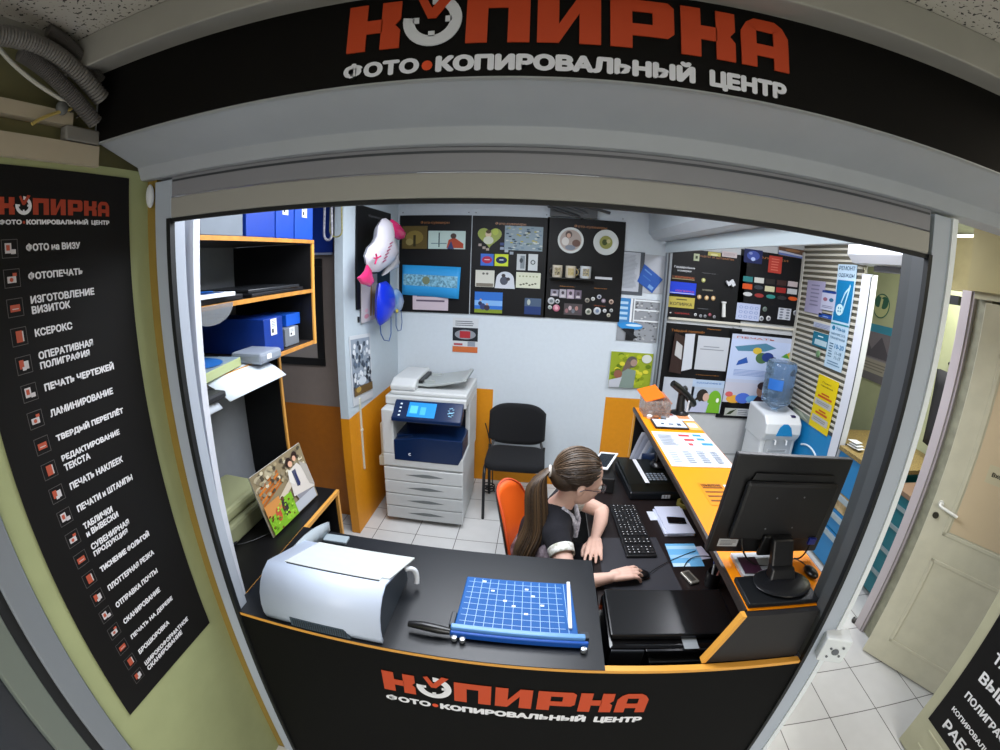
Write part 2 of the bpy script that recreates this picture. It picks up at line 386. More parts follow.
# service poster on the left wall
t = thing('service_poster', 'tall black poster on the green left wall listing printing services with small icons', 'poster', (-.998, .59, .876))
pc = Pic((-.9965, .389, .876), (0, 1, 0), (0, 0, 1), .402, 1.338, .003, '#100f0f', rough=.6)
pc.build('poster_sheet', parent=t)
def pw(y, z, d=.0006): return Vector((-.9965+d, y, z))
m = MB(); logo(m, pw(.452, 2.117), (0, 1, 0), (0, 0, 1), .277, M('#a83c20', .6), WH); m.build('wordmark', None, t)
m = MB(); sublogo(m, pw(.452, 2.097), (0, 1, 0), (0, 0, 1), .277, .0105, M('#a83c20', .6), WH); m.build('subtitle', None, t)
rows = [('ФОТО на ВИЗУ', .135), ('ФОТОПЕЧАТЬ', .138), ('ИЗГОТОВЛЕНИЕ\nВИЗИТОК', .165), ('КСЕРОКС', .095), ('ОПЕРАТИВНАЯ\nПОЛИГРАФИЯ', .145), ('ПЕЧАТЬ ЧЕРТЕЖЕЙ', .195),
 ('ЛАМИНИРОВАНИЕ', .18), ('ТВЕРДЫЙ ПЕРЕПЛЁТ', .2), ('РЕДАКТИРОВАНИЕ\nТЕКСТА', .175), ('ПЕЧАТЬ НАКЛЕЕК', .165), ('ПЕЧАТИ и ШТАМПЫ', .18), ('ТАБЛИЧКИ\nи ВЫВЕСКИ', .105),
 ('СУВЕНИРНАЯ\nПРОДУКЦИЯ', .13), ('ТИСНЕНИЕ ФОЛЬГОЙ', .18), ('ПЛОТТЕРНАЯ РЕЗКА', .175), ('ОТПРАВКА ПОЧТЫ', .165), ('СКАНИРОВАНИЕ', .15), ('ПЕЧАТЬ НА ДЕРЕВЕ', .18), ('БРОШЮРОВКА', .135), ('ШИРОКОФОРМАТНОЕ\nСКАНИРОВАНИЕ', .205)]
RD = M('#b5523a', .5); GY = M('#c9c4c6', .5)
for i, (tx, wd) in enumerate(rows):
    z = 2.051-i*.05755; ls = tx.split('\n'); m = MB()
    for j, l in enumerate(ls):
        hh = .0165; zz = z-.008 if len(ls) == 1 else (z+.002 if j == 0 else z-.019)
        m.text(l, pw(.509, zz+(.0 if 'Ё' not in l and 'Й' not in l else 0)), (0, 1, 0), (0, 0, 1), wd*(len(l)/max(len(q) for q in ls)), hh*(1.2 if ('Ё' in l or 'Й' in l) else 1), WH, .025)
    m.build('lettering', None, t)
    m = MB(); y0, y1, z0, z1 = .4545, .4905, z-.018, z+.018; lw = .0011; fr = M('#5d5a5a', .5)
    for a, b, c, d in ((y0, y1, z0, z0+lw), (y0, y1, z1-lw, z1), (y0, y0+lw, z0, z1), (y1-lw, y1, z0, z1)):
        m.add([pw(a, c), pw(b, c), pw(b, d), pw(a, d)], [(0, 1, 2, 3)], fr)
    k = i % 5; rr = random.Random(i)
    def q(a, b, c, d, mt, e=.0009): m.add([pw(y0+.036*a, z0+.036*b, e), pw(y0+.036*c, z0+.036*b, e), pw(y0+.036*c, z0+.036*d, e), pw(y0+.036*a, z0+.036*d, e)], [(0, 1, 2, 3)], mt)
    if k == 0: q(.2, .25, .6, .8, GY); q(.28, .4, .5, .7, RD, .0012); q(.55, .2, .85, .45, GY, .0014)
    elif k == 1: q(.2, .25, .75, .6, GY); m.add([pw(y0+.036*(.45+.12*math.cos(R(40*j))), z0+.036*(.42+.12*math.sin(R(40*j))), .0013) for j in range(9)], [tuple(range(9))], RD); q(.55, .6, .8, .78, RD)
    elif k == 2: q(.18, .28, .8, .66, RD); q(.3, .4, .7, .45, GY, .0012)
    elif k == 3: q(.3, .18, .7, .82, RD); q(.6, .2, .78, .78, GY, .0008)
    else: q(.2, .3, .5, .8, RD); q(.5, .25, .8, .7, GY); q(.36, .2, .6, .4, GY, .0014)
    m.build('icon', None, t)
# glazed door unit of the neighbour in the left foreground
FR = M('#868c92', .4, metal=.2)
t = thing('glass_door', 'grey metal framed dark glass door beside the green wall in the left foreground', 'door', (-1.01, .0, 0))
MB().box(-1.06, -.993, .27, .333, 0, 2.22).build('door_post', FR, t, .004)
MB().box(-1.05, -1.0, .245, .27, 0, 2.2).build('gasket', M('#101316', .7), t)
MB().box(-1.055, -.998, .18, .245, 0, 2.2).box(-1.055, -.998, -.28, .18, 2.1, 2.2).box(-1.055, -.998, -.28, .18, 0, .12).build('door_frame', M('#6d756c', .4), t, .004)
MB().box(-1.035, -1.027, -.28, .18, .12, 2.1).build('glass_pane', M('#1c222c', .12, spec=.6), t)
# white bent profile leaning inside the left jamb
m = MB().prism([(-.988, .93, 2.12), (-.950, .922, 2.12), (-.942, .935, 2.12), (-.901, .93, 2.12), (-.901, .955, 2.12), (-.988, .955, 2.12)], (-.052, .0, -1.29), M('#d8dbe4', .4))
tag(m.build('plastic_profile', None, None), 'tall white plastic profile leaning inside the left jamb of the opening', 'profile')
# corrugated cable conduits at the upper left
def arc(a, b, c, n=14): return [Vector(a)*(1-u)**2+Vector(b)*2*u*(1-u)+Vector(c)*u*u for u in [i/(n-1) for i in range(n)]]
def conduit(pts, r, lab, col):
    L_ = []; rs = []; n = 90; P = []
    for i in range(n):
        u = i/(n-1)*(len(pts)-1); k = min(int(u), len(pts)-2); P.append(pts[k].lerp(pts[k+1], u-k))
    m = MB().tube(P, [r*(1+.09*(1 if i % 2 else -1)) for i in range(n)], 12)
    tag(m.build('cable_conduit', M(col, .5), None), lab, 'conduit', 'corrugated conduits above the left wall')
def A(px, py, x): return at(px, py, 'x', x)
conduit(arc(A(-25, 35, -.93), A(50, 30, -.93), A(101, 98, -.95)), .019, 'upper grey corrugated conduit running under the ceiling into the sign box', '#6d6a66')
conduit(arc(A(20, 52, -.95), A(52, 68, -.95), A(95, 122, -.96)), .017, 'lower dark corrugated conduit beside the left end of the black sign', '#5a5755')
conduit(arc(A(48, 30, -.95), A(72, 42, -.95), A(100, 80, -.97)), .013, 'short thin corrugated conduit tucked behind the upper one', '#5f5b58')
P_ = arc(A(-10, 35, -.975), A(18, 82, -.975), A(96, 117, -.985))
tag(MB().tube(P_, .005, 8).build('white_cable', M('#b9b7ac', .5)), 'thin white cable sagging under the corrugated conduits', 'cable')
P_ = arc(A(32, 124, -.98), A(50, 112, -.98), A(80, 108, -.985))
tag(MB().tube(P_, .004, 6).build('yellow_wire', M('#b8a35a', .5)), 'short yellow wire hanging by the junction box at upper left', 'wire')
t = thing('junction_box', 'small grey open junction box between the ledge and the black sign', 'box', A(78, 122, -.99))
MB().box(-1.012, -.985, .60, .69, 2.278, 2.312).build('box_body', M('#82807a', .5), t, .004)
MB().ell(A(62, 108, -.985), (.012, .014, .016)).build('connector', M('#5f615f', .5), t)
m = MB()
for k, (px, py) in enumerate(((70, 112), (76, 118), (80, 113))): m.tube(arc(A(px, py, -.983), A(px+5, py-6, -.98), A(px+10, py+4, -.983), 6), .0025, 5)
m.build('terminal_wire', M('#3a3833', .5), t)
# socket box on the right rail
t = thing('wall_socket', 'white socket box fixed low on the outer side of the right shutter rail', 'socket', (1.02, .83, .87))
c = at(834, 644, 'y', .83); T_ = Matrix.Translation(c) @ Matrix.Rotation(R(-20), 4, 'Z')
MB().box(-.045, .04, -.03, .03, -.05, .045, T=T_).build('socket_box', M('#d5dadd', .4), t, .004)
m = MB()
for px, py in ((842, 641), (847, 634), (833, 652)):
    pass
for dx, dz, r in ((0, 0, .012), (-.02, -.022, .004), (.02, .02, .004), (-.018, .012, .004), (.018, -.014, .004)):
    m.tube([T_ @ Vector((dx, -.031, dz-.004)), T_ @ Vector((dx, -.034, dz-.004))], r, 10)
m.build('socket_holes', M('#5b6066', .5), t)
# ------------------------------------------------------------------ front counter
LB = M('#0e1218', .36, var=.25, scale=500, bump=.05)
FP = M('#040404', .7, spec=.15)
t = thing('service_counter', 'long black front counter with an orange edge and shop lettering on its face', 'counter', (0, 1.0, 0))
MB().box(-.902, .892, .853, .871, .02, .894).build('front_panel', FP, t)
MB().box(-.902, .892, .850, .872, .894, .907).build('edge_band', EDGE, t, .002)
wt = MB().prism([(-.902, .8725, .889), (.257, .8725, .889), (.257, 1.375, .889), (-.93, 1.375, .889), (-.93, .902, .889), (-.902, .902, .889)], (0, 0, .022)).box(-.902, .257, .8505, .8725, .9072, .911).build('worktop', LB, t)
MB().box(-.93, -.912, .903, 1.30, .02, .888).build('side_panel', LAMB, t)
MB().box(.236, .254, .873, 1.30, .02, .888).build('side_panel', LAMB, t)
m = MB(); logo(m, (-.412, .8515, .690), (1, 0, 0), (0, 0, 1), .832, M('#c44414', .6), WH, .001); m.build('wordmark', None, t)
m = MB(); sublogo(m, (-.412, .8512, .628), (1, 0, 0), (0, 0, 1), .835, .034, M('#dc4a18', .5), WH); m.build('subtitle', None, t)
# ------------------------------------------------------------------ right hand doors
DW = M('#c8c4ae', .5, var=.08, scale=10, bump=.08)
t = thing('panel_door', 'open white painted panel door with a lever handle at the right', 'door', (2.1, 1.57, 0))
dv = Vector((.26, -.40, 0)).normalized(); dn = Vector((-dv.y, dv.x, 0))*-1
ang = math.atan2(dv.y, dv.x); t.rotation_euler = (0, 0, ang)
nn = 1 if (Matrix.Rotation(ang, 3, 'Z') @ Vector((0, -1, 0))).dot(Vector((-1, -.6, 0))) > 0 else -1   # side of the leaf seen from the hall
def dbox(x0, x1, z0, z1, d0, d1): return MB().box(x0, x1, min(-nn*d0, -nn*d1), max(-nn*d0, -nn*d1), z0, z1)
d = dbox(0, .74, .012, 2.06, -.04, 0).build('door_leaf', DW, t, .003, T=True)
for z0, z1 in ((.17, .76), (.90, 1.84)):
    m = MB(); 
    for a in ((.11, .63, z0, z0+.022), (.11, .63, z1-.022, z1), (.11, .132, z0, z1), (.608, .63, z0, z1)):
        m.box(a[0], a[1], min(0, -nn*.006), max(0, -nn*.006), a[2], a[3])
    m.build('panel_moulding', DW, d, .004, T=True)
MB().box(.14, .60, min(0, -nn*.004), max(0, -nn*.004), .93, 1.81).build('upper_panel', M('#ccb898', .5), d, T=True)  # peach tint puts the warm light on the leaf into the panel colour
m = MB().tube([(.045, -nn*.001, 1.055), (.045, -nn*.012, 1.055)], .016, 12).tube([(.045, -nn*.012, 1.055), (.045, -nn*.045, 1.055), (.055, -nn*.05, 1.053), (.15, -nn*.05, 1.035)], .008, 8)
m.build('lever_handle', M('#d8d8d0', .3), t, T=True)
MB().tube([(.04, -nn*.001, .985), (.04, -nn*.012, .985)], .017, 14).build('lock_plate', M('#3d3a32', .4, metal=.5), t, T=True)
pc = Pic((.21, -nn*.0045, 1.24), (1, 0, 0), (0, 0, 1), .2, .09, .001, '#c7bea0'); pc.text('Вход', .12, .35, h=.3, c='#2a2520', bold=.02)
o = pc.mb.build('notice', None, None); o.parent = t; o.location = (0, 0, 0)
o.data.transform(Matrix.Translation(Vector(((o.data.vertices[0].co.x)*0, 0, 0))))
# fix the child's geometry back into the leaf's own frame
vs = pc.mb.v
for k_, v_ in enumerate(o.data.vertices): v_.co = vs[k_]
t = thing('door_stop', 'small dark round door stop on the floor by the white door frame', 'door stop', at(854, 622, 'z', 0))
b = t.location.copy()
MB().lathe([(.018, 0), (.022, .01), (.02, .03), (.008, .036)], b, 14).build('rubber_bumper', M('#2b2826', .5), t)
MB().lathe([(.006, .034), (.006, .04)], b, 10).build('screw', M('#c9c9c4', .3, metal=.8), t)
# near leaf with the second black poster
t = thing('door_leaf', 'pale green painted door leaf standing near at the lower right', 'door', (1.97, .6, 0))
MB().box(1.953, 1.992, .1, .945, .012, 2.05).build('leaf', M('#b3b196', .55, var=.08, scale=10, bump=.08), t, .003)
m = MB()
for y0, y1, z0, z1 in ((.2, .85, .10, .115), (.2, .85, .2, .215)): m.box(1.948, 1.954, y0, y1, z0, z1)
m.build('leaf_moulding', M('#b3b196', .55), t, .003)
t = thing('price_poster', 'black poster with white lettering on the pale leaf at lower right', 'poster', (1.95, .6, .25))
pc = Pic((1.95, .889, .25), (0, -1, 0), (0, 0, 1), .60, 1.4, .002, '#100f10', rough=.6); pc.build('poster_sheet', parent=t)
m = MB()
for tx, px, py, hh, wd in (('ТАБЛИЧКИ', 992, 661, .05, .34), ('ВЫВЕСКИ', 978, 680, .055, .36), ('ПОЛИГРАФИЯ', 964, 697, .042, .33), ('КОПИРОВАЛЬНЫЕ', 951.5, 709.5, .026, .33), ('РАБОТЫ', 942, 726, .055, .33)):
    p = at(px, py, 'x', 1.95); m.text(tx, (1.9492, p.y, p.z), (0, -1, 0), (0, 0, 1), wd, hh, WH, .02)
m.build('lettering', None, t)
# ================================================================== kiosk furniture
# corner desk with shelves on the left
t = thing('shelving_desk', 'black corner desk with shelves above and orange edges at the left', 'desk', (-1.3, 1.45, 0))
E2 = M('#d79a44', .45)
MB().box(-1.598, -1.068, .957, 1.962, .732, .752).build('desktop', M('#0b0a0c', .4, spec=.4), t)
MB().box(-1.068, -1.05, .957, 1.962, .732, .754).build('desk_edge', E2, t, .001)
m = MB().box(-1.598, -1.068, 1.94, 1.96, .005, .731).build('end_panel', LAMB, t); MB().box(-1.068, -1.052, 1.94, 1.96, .005, .731).build('edge_band', E2, m)
MB().box(-1.598, -1.068, .957, .975, .005, .731).build('end_panel', LAMB, t)
m = MB().box(-1.598, -1.345, 1.945, 1.962, .753, 1.575).build('support_panel', LAMB, t); MB().box(-1.345, -1.335, 1.945, 1.963, .753, 1.575).build('edge_band', E2, m)
m = MB().box(-1.598, -1.118, 1.945, 1.962, 1.575, 2.068).build('upper_side', M('#0e0e10', .5), t); MB().box(-1.118, -1.110, 1.944, 1.964, 1.575, 2.068).build('edge_band', E2, m)
for z in (2.07, 1.832, 1.577):
    m = MB().box(-1.598, -1.118, .957, 1.962 if z > 2 else 1.944, z, z+.016).build('shelf', M('#2a2320', .5), t); MB().box(-1.118, -1.110, .957, 1.964 if z > 2 else 1.944, z, z+.017).build('edge_band', M('#c98a3c', .45, var=.25, scale=25), m)
MB().box(-1.598, -1.118, .957, .972, 1.594, 2.069).build('near_side', LAMB, t)
def carton(name, px0, px1, zb, h, col, lab, depth=.34, front=-1.125, label=True, pyr=220, side=None, group=None, yr=None):
    y0 = at(px0, pyr, 'x', front).y if yr is None else yr[0]; y1 = at(px1, pyr, 'x', front).y if yr is None else yr[1]
    t = thing(name, lab, 'box', (front-depth/2, (y0+y1)/2, zb), group=group)
    MB().box(front-depth, front, y0+.001, y1-.001, zb, zb+h).build('carton', M(col, .45, var=.08, scale=12), t, .003)
    if label:
        yc = (y0+y1)/2; w_ = min(.045, (y1-y0)*.42)
        pc = Pic((front+.0012, yc-w_/2, zb+h*.52), (0, 1, 0), (0, 0, 1), w_, .07 if h > .12 else .04, .001, '#d9dde0')
        pc.rect(.15, .15, .45, .4, '#30343a'); pc.lines(.15, .5, .85, .9, 4, '#6b7076', 3); pc.build('label', parent=t)
    return t
carton('storage_box', 200, 243, 2.0885, .17, '#6d7680', 'grey box at the left end of the top shelf', label=False, depth=.3)
carton('paper_carton', 246, 275, 2.0885, .2, '#07389c', 'blue carton standing beside the grey box on the top shelf', pyr=215, group=None)
carton('paper_carton', 276, 294, 2.0885, .2, '#0840aa', 'blue carton in the middle of the three on the top shelf', pyr=215)
carton('paper_carton', 295, 313, 2.0885, .2, '#0a48b4', 'blue carton at the right end of the top shelf, tight against the edge', pyr=215)
carton('paper_carton', 264, 283, 1.5955, .155, '#08348c', 'long dark blue carton lying on the bottom shelf', depth=.42, pyr=330)
carton('paper_carton', 285, 299, 1.5955, .085, '#6c727a', 'small grey carton with a white label on the bottom shelf', depth=.3, front=-1.15, pyr=335)
carton('paper_carton', 286, 300, 1.6825, .055, '#0f56c4', 'small blue carton stacked on the grey one on the bottom shelf', depth=.2, front=-1.17, pyr=315, label=False)
# middle shelf: folders and packet
def slab(name, x0, x1, y0, y1, z0, z1, col, lab, cat, rz=0, rough=.35, bevel=.003, group=None):
    c = ((x0+x1)/2, (y0+y1)/2, z0); T_ = Matrix.Translation(c) @ Matrix.Rotation(R(rz), 4, 'Z')
    m = MB().box(x0-c[0], x1-c[0], y0-c[1], y1-c[1], .0005, z1-z0, T=T_)
    return tag(m.build(name, M(col, rough), None, bevel), lab, cat, group)
slab('document_folder', -1.45, -1.13, 1.46, 1.90, 1.8495, 1.864, '#1b1c20', 'black folder lying at the bottom on the middle shelf', 'folder', 3)
slab('document_folder', -1.43, -1.14, 1.50, 1.86, 1.865, 1.879, '#2a2c30', 'black folder lying on top of another on the middle shelf', 'folder', -4, .2)
slab('flat_tray', -1.42, -1.12, 1.0, 1.42, 1.8495, 1.870, '#121318', 'dark flat tray at the near end of the middle shelf', 'tray', 4)
t = thing('photo_paper_pack', 'blue and white pack of photo paper lying on the dark tray', 'pack', (-1.22, 1.2, 1.871))
MB().box(-1.38, -1.10, 1.06, 1.34, 1.8715, 1.886, T=Matrix.Translation((-1.24, 1.2, 0)) @ Matrix.Rotation(R(-4), 4, 'Z') @ Matrix.Translation((1.24, -1.2, 0))).build('pack_body', M('#e2e6ea', .35), t, .002)
MB().box(-1.37, -1.2, 1.11, 1.33, 1.8865, 1.888).build('cover_print', M('#1d6cc8', .3), t)
MB().box(-1.2, -1.12, 1.2, 1.30, 1.8865, 1.888).build('cover_print', M('#123a78', .3), t)
# plastic bag tongue hanging at shelf front
a_ = at(213, 312, 'x', -1.10)
m = MB(); m.add([(-1.106, a_.y+.12*math.cos(R(a)), 1.848+.07*math.sin(R(a))) for a in range(180, 361, 12)], [tuple(range(16))])
tag(m.build('clear_bag', M('#a8acb0', .15, trans=.6, alpha=.6), None, thick=.001), 'clear rounded plastic flap hanging from the middle shelf edge', 'plastic bag')
# protruding green box, glossy cover and papers on the bottom shelf
T_ = Matrix.Translation((-1.12, 1.18, 1.5955)) @ Matrix.Rotation(R(10), 4, 'Z')
t = thing('green_box', 'green and silver printed box jutting off the near end of the bottom shelf', 'box', (-1.12, 1.18, 1.5955))
MB().box(-.36, .03, -.15, .19, .003, .036, T=T_).build('box_body', M('#a3ad7c', .4), t, .002); MB().box(-.36, .031, -.154, -.1502, .004, .035, T=T_).box(-.05, .034, -.154, -.12, .004, .0355, T=T_).build('green_end', M('#5f9a1e', .4), t)
MB().box(-.355, .028, -.145, .185, .0365, .038, T=T_).build('box_lid', M('#8496a4', .3, var=.3, scale=9), t)
m = MB().ell((0, 0, 0), (.12, .1, .002), T=T_ @ Matrix.Translation((-.1, .05, .0405)), seg=16, rings=4); m.build('blue_print', M('#2a66b0', .3), t)
t = thing('silver_pouch', 'grey silver padded pouch between the dark blue carton and the papers on the bottom shelf', 'pouch', (-1.09, 1.44, 1.634))
MB().box(-1.20, -1.045, 1.40, 1.55, 1.5955, 1.640).build('pouch_body', M('#848c98', .3), t, .012)
MB().box(-1.0445, -1.0435, 1.44, 1.47, 1.612, 1.632).build('label', WH, t)
def curl(x0, x1, y0, y1, z, dz, cx, n=14):
    return lambda u, v: Vector((x0+(x1-x0)*u, y0+(y1-y0)*v, z-dz*max(0, (u-cx)/(1-cx))**2))
pap = M('#cdd6dd', .3)
tag(MB().grid(curl(-1.35, -1.00, 1.14, 1.50, 1.5965, .06, .55), 14, 4, pap).build('paper_sheets', None, None, thick=.001), 'glossy white sheets curling down over the front of the bottom shelf', 'paper')
tag(MB().grid(curl(-1.28, -1.02, 1.00, 1.12, 1.5975, .08, .50), 12, 4, M('#b9c0c8', .4)).build('paper_sheets', None, None, thick=.001), 'smaller white sheets drooping at the near end under the green box', 'paper')
slab('black_pouch', -1.1, -1.02, 1.0, 1.15, 1.545, 1.573, '#1a1c20', 'small black pouch tucked under the curled sheets at the shelf end', 'pouch', 0, .6, .008)
# things on the desk
t = thing('desk_printer', 'old beige flat machine at the back of the corner desk behind the leaning photo', 'printer', (-1.43, 1.38, .753))
T_ = Matrix.Translation((-1.40, 1.40, .753)) @ Matrix.Rotation(R(0), 4, 'Z')
MB().box(-.19, .10, -.30, .28, .001, .10, T=T_).build('lower_body', M('#8f9270', .5), t, .015)
MB().box(-.18, .08, -.28, .27, .108, .17, T=T_).build('upper_lid', M('#a3a67e', .5), t, .018)
MB().box(-.12, -.02, -.2, -.08, .171, .175, T=T_).build('control_panel', M('#7a7d60', .5), t, .002)
# leaning wedding photo print on stiff board
a = at(248, 476, 'x', -1.17); 
BLc = at(274, 538, 'z', .755); BRc = at(318, 495, 'z', .755); TLc = at(247, 471, 'x', BLc.x-.03); TRc = at(299, 437, 'x', BRc.x-.05)
U = (BRc-BLc); W_ = U.length; U.normalize(); up = Vector((-.28*abs(U.y), .28*U.x*0, 1)); Vv = (Vector((-.26, .06, 1))-U*Vector((-.26, .06, 1)).dot(U)).normalized()
pc = Pic(BLc+Vector((0, 0, .002)), U, Vv, W_, .31, .006, '#8a7c60', edge='#d8d8d0')
rr = random.Random(5)
for i in range(26):
    cu, cv = rr.random(), .62+.38*rr.random(); ru = .05+.03*rr.random()
    if cu-ru < 0 or cu+ru > 1 or cv+ru > 1: continue
    pc.ell(cu, cv, ru, .045, rr.choice(['#6f6350', '#9c8e70', '#b3a88c', '#5a5040']), 8)
for k in range(5): pc.poly([(.04, .48+.06*k), (.45, .62+.05*k), (.45, .655+.05*k), (.04, .52+.06*k)], '#c9742c' if k % 2 else '#a85d22')
[pc.ell(.06+.88*rr.random(), .60+.36*rr.random(), .03, .03, rr.choice(['#d2c8ac', '#4a4234', '#8c8068', '#a89a78']), 7) for _ in range(60)]
pc.poly([(.30, .45), (.62, .62), (.66, .52), (.36, .36)], '#c8bca8'); pc.ell(.74, .42, .16, .32, '#b9b3ad'); pc.poly([(.6, .5), (.82, .5), (.9, .05), (.62, .05)], '#8a8a92'); pc.poly([(.55, .3), (.98, .2), (.98, .45), (.8, .75), (.6, .7)], '#cfc8c0')
pc.ell(.66, .84, .06, .075, '#2a1d18'); pc.ell(.80, .88, .055, .07, '#2a1a14'); pc.ell(.68, .80, .04, .05, '#d9a88c'); pc.ell(.78, .84, .035, .045, '#d9a88c'); pc.poly([(.66, .68), (.74, .68), (.72, .4), (.67, .4)], '#4a4f66')
pc.rect(.02, .02, .52, .42, '#7cb02c'); pc.rect(.02, .3, .3, .5, '#c98a4a'); pc.ell(.34, .26, .05, .15, '#3a3434'); pc.ell(.34, .42, .03, .035, '#5a3a2a'); pc.ell(.2, .25, .05, .11, '#b8543a'); pc.ell(.4, .1, .1, .06, '#94c83c'); pc.rect(.52, .03, .95, .2, '#b3b7be')

pc.poly([(.56, .55), (.60, .74), (.66, .70), (.64, .45)], '#d8d4cc'); pc.poly([(.84, .75), (.97, .62), (.99, .22), (.90, .30)], '#a8a29a'); pc.poly([(.70, .62), (.73, .62), (.74, .42), (.71, .38), (.69, .44)], '#26305c')
[pc.ell(.04+.46*rr.random(), .04+.36*rr.random(), .02, .018, rr.choice(['#5c8c1c', '#a4d048', '#88bc34', '#6a3c20']), 6) for _ in range(40)]
pc.build('photo_board', 'colour photo board of an embracing couple leaning on the corner desk', 'photo')
t = thing('computer_mouse', 'black corded mouse on the corner desk near the front counter', 'mouse', at(229, 548, 'z', .754))
b = t.location.copy(); MB().ell(b+Vector((0, 0, .014)), (.034, .055, .014)).build('mouse_body', M('#141519', .25), t)
MB().tube(arc(b+Vector((.03, .03, .008)), b+Vector((.1, .08, .004)), b+Vector((.16, .26, .004))), .002, 6).build('mouse_cable', M('#15161a', .5), t)
slab('blue_folder', -1.42, -1.10, 1.62, 1.86, .45, .465, '#1d2340', 'dark blue folder on the ledge below the corner desk top', 'folder', 0)
MBs = bx(-1.59, -1.12, 1.1, 1.93, .428, .449)
o = MBs.build('under_shelf', LAMB, [x for x in bpy.data.objects if x.name == 'shelving_desk'][0])
# ------------------------------------------------------------------ laser printer on the counter
t = thing('laser_printer', 'white laser printer with dark sides on the left of the front counter', 'printer', (-.6, 1.0, .912))
prof = [(.866, .914), (.859, .94), (.858, .975), (.866, 1.015), (.882, 1.045), (.905, 1.068), (.94, 1.083), (1.17, 1.003), (1.178, .985), (1.178, .914)]
mb = MB().prism([(-.79, y, z) for y, z in [(.88, .9125)]+[(y+.012*(1 if y < 1 else -1), z-.006 if z > .92 else .9125) for y, z in prof]+[(1.165, .9125)]], (.385, 0, 0)); mb.build('inner_body', M('#27313b', .4), t)
sh = MB(); n = len(prof)
out = prof[:9]; inn = [(y+.012 if i < 6 else y, z-.012 if i > 2 else z) for i, (y, z) in enumerate(out)]
sh.grid(lambda u, v: Vector((-.798+.402*u, out[round(v*8)][0], out[round(v*8)][1])), 2, 9)
o = sh.build('front_cover', M('#c6d2e6', .4), t, thick=.010)
sh = MB().prism([(-.745, .955, 1.0805), (-.42, .955, 1.0805), (-.42, .975, 1.0745), (-.395, .975, 1.0745), (-.375, 1.175, 1.0045), (-.74, 1.175, 1.0045)], (0, .001, .006)); sh.build('output_tray', M('#c4c9c6', .5, var=.04, scale=30), t, .002)
MB().box(-.735, -.42, .951, .955, 1.078, 1.086).build('tray_gap', M('#20242a', .5), t)
m = MB().prism([(-.70, .8575, .913), (-.70, .8575, .950), (-.515, .8575, .950), (-.495, .8575, .913)], (0, -.005, 0)); v = m.build('vent_grille', M('#3a4a58', .4), t)
m = MB()
for i in range(24): m.box(-.69+i*.0078, -.687+i*.0078, .8510, .8528, .917, .944)
m.build('vent_slats', M('#1d262e', .5), v)
m = MB().grid(lambda u, v: Vector((-.803, .87+.50*u, .92+(.105*math.sin(math.pi*(.15+.72*u)))*v)), 12, 2); m.build('side_wing', M('#a3adb4', .3), t, thick=.008)
m = MB().tube(arc((-.394, 1.12, 1.0), (-.355, 1.15, 1.0), (-.36, 1.13, .935), 8), .009, 8); m.build('release_lever', M('#d6dade', .35), t)
slab('plastic_ruler', -.80, -.70, 1.30, 1.345, .9115, .925, '#8f9ba2', 'narrow grey plastic piece lying behind the white laser printer', 'ruler', 3, .4)
# paper cutter
t = thing('paper_cutter', 'blue gridded paper guillotine with a black handle on the front counter', 'cutter', (0, 1.06, .912))
def CT(z): return None
BLp, BRp, TRp, TLp = Vector((-.198, .957, .935)), Vector((.182, .957, .935)), Vector((.165, 1.205, .935)), Vector((-.196, 1.20, .935))
MB().prism([p_-Vector((0, 0, .018)) for p_ in (BLp, BRp, TRp, TLp)], (0, 0, .018)).build('base_board', M('#065298', .55, spec=.3), t, .004)
g = MB(); gm = M('#9fc4e6', .4)
def BP(u, v): return TLp.lerp(TRp, u).lerp(BLp.lerp(BRp, u), v)+Vector((0, 0, .0011))
for k in range(1, 13):
    u = k/13; a, b = BP(u, .03), BP(u, .97); g.add([a, b, b+Vector((.0016, 0, 0)), a+Vector((.0016, 0, 0))], [(0, 1, 2, 3)], gm)
for k in range(1, 9):
    u = k/9; a, b = BP(.03, u), BP(.9, u); g.add([a, b, b+Vector((0, .0016, 0)), a+Vector((0, .0016, 0))], [(0, 1, 2, 3)], gm)
for u, v in ((.16, .1), (.25, .28), (.37, .46), (.45, .55), (.56, .2), (.62, .33), (.7, .5), (.56, .68)):
    a = BP(u, v)+Vector((0, 0, .0004)); g.add([a, a+Vector((.012, 0, 0)), a+Vector((.012, .008, 0)), a+Vector((0, .008, 0))], [(0, 1, 2, 3)], M('#dbe8f2', .4))
g.build('grid_print', None, t)
MB().box(.150, .162, .985, 1.205, .936, .944).build('paper_fence', M('#d3dbe2', .3), t, .002)
MB().box(-.205, .20, .938, .957, .922, .95).build('blade_guard', M('#5b8fc4', .3), t, .003)
MB().box(-.205, .21, .926, .938, .916, .94).build('blade_arm', M('#1550a8', .3), t, .004)
m = MB().tube([(-.205, .932, .935), (-.24, .932, .938), (-.29, .934, .942), (-.335, .937, .938)], [.011, .014, .014, .010], 10); m.build('handle', M('#141416', .3), t)
for x_, y_ in ((-.19, .918), (-.165, .915), (.196, .915)): MB().lathe([(.007, 0), (.009, .004), (.009, .016), (.004, .018)], (x_, y_, .914), 12).build('knob', M('#b8bcc0', .3, metal=.7), t)
MB().box(.185, .215, .957, .985, .912, .93).build('pivot_bracket', M('#20262e', .4), t, .003)
MB().box(-.215, -.198, .96, 1.02, .912, .935).build('pivot_bracket', M('#20262e', .4), t, .003)
for x_, y_ in ((-.18, .975), (.15, .975), (-.18, 1.19), (.15, 1.19)): MB().tube([(x_, y_, .9115), (x_, y_, .918)], .01, 10).build('foot', M('#111113', .6), t)
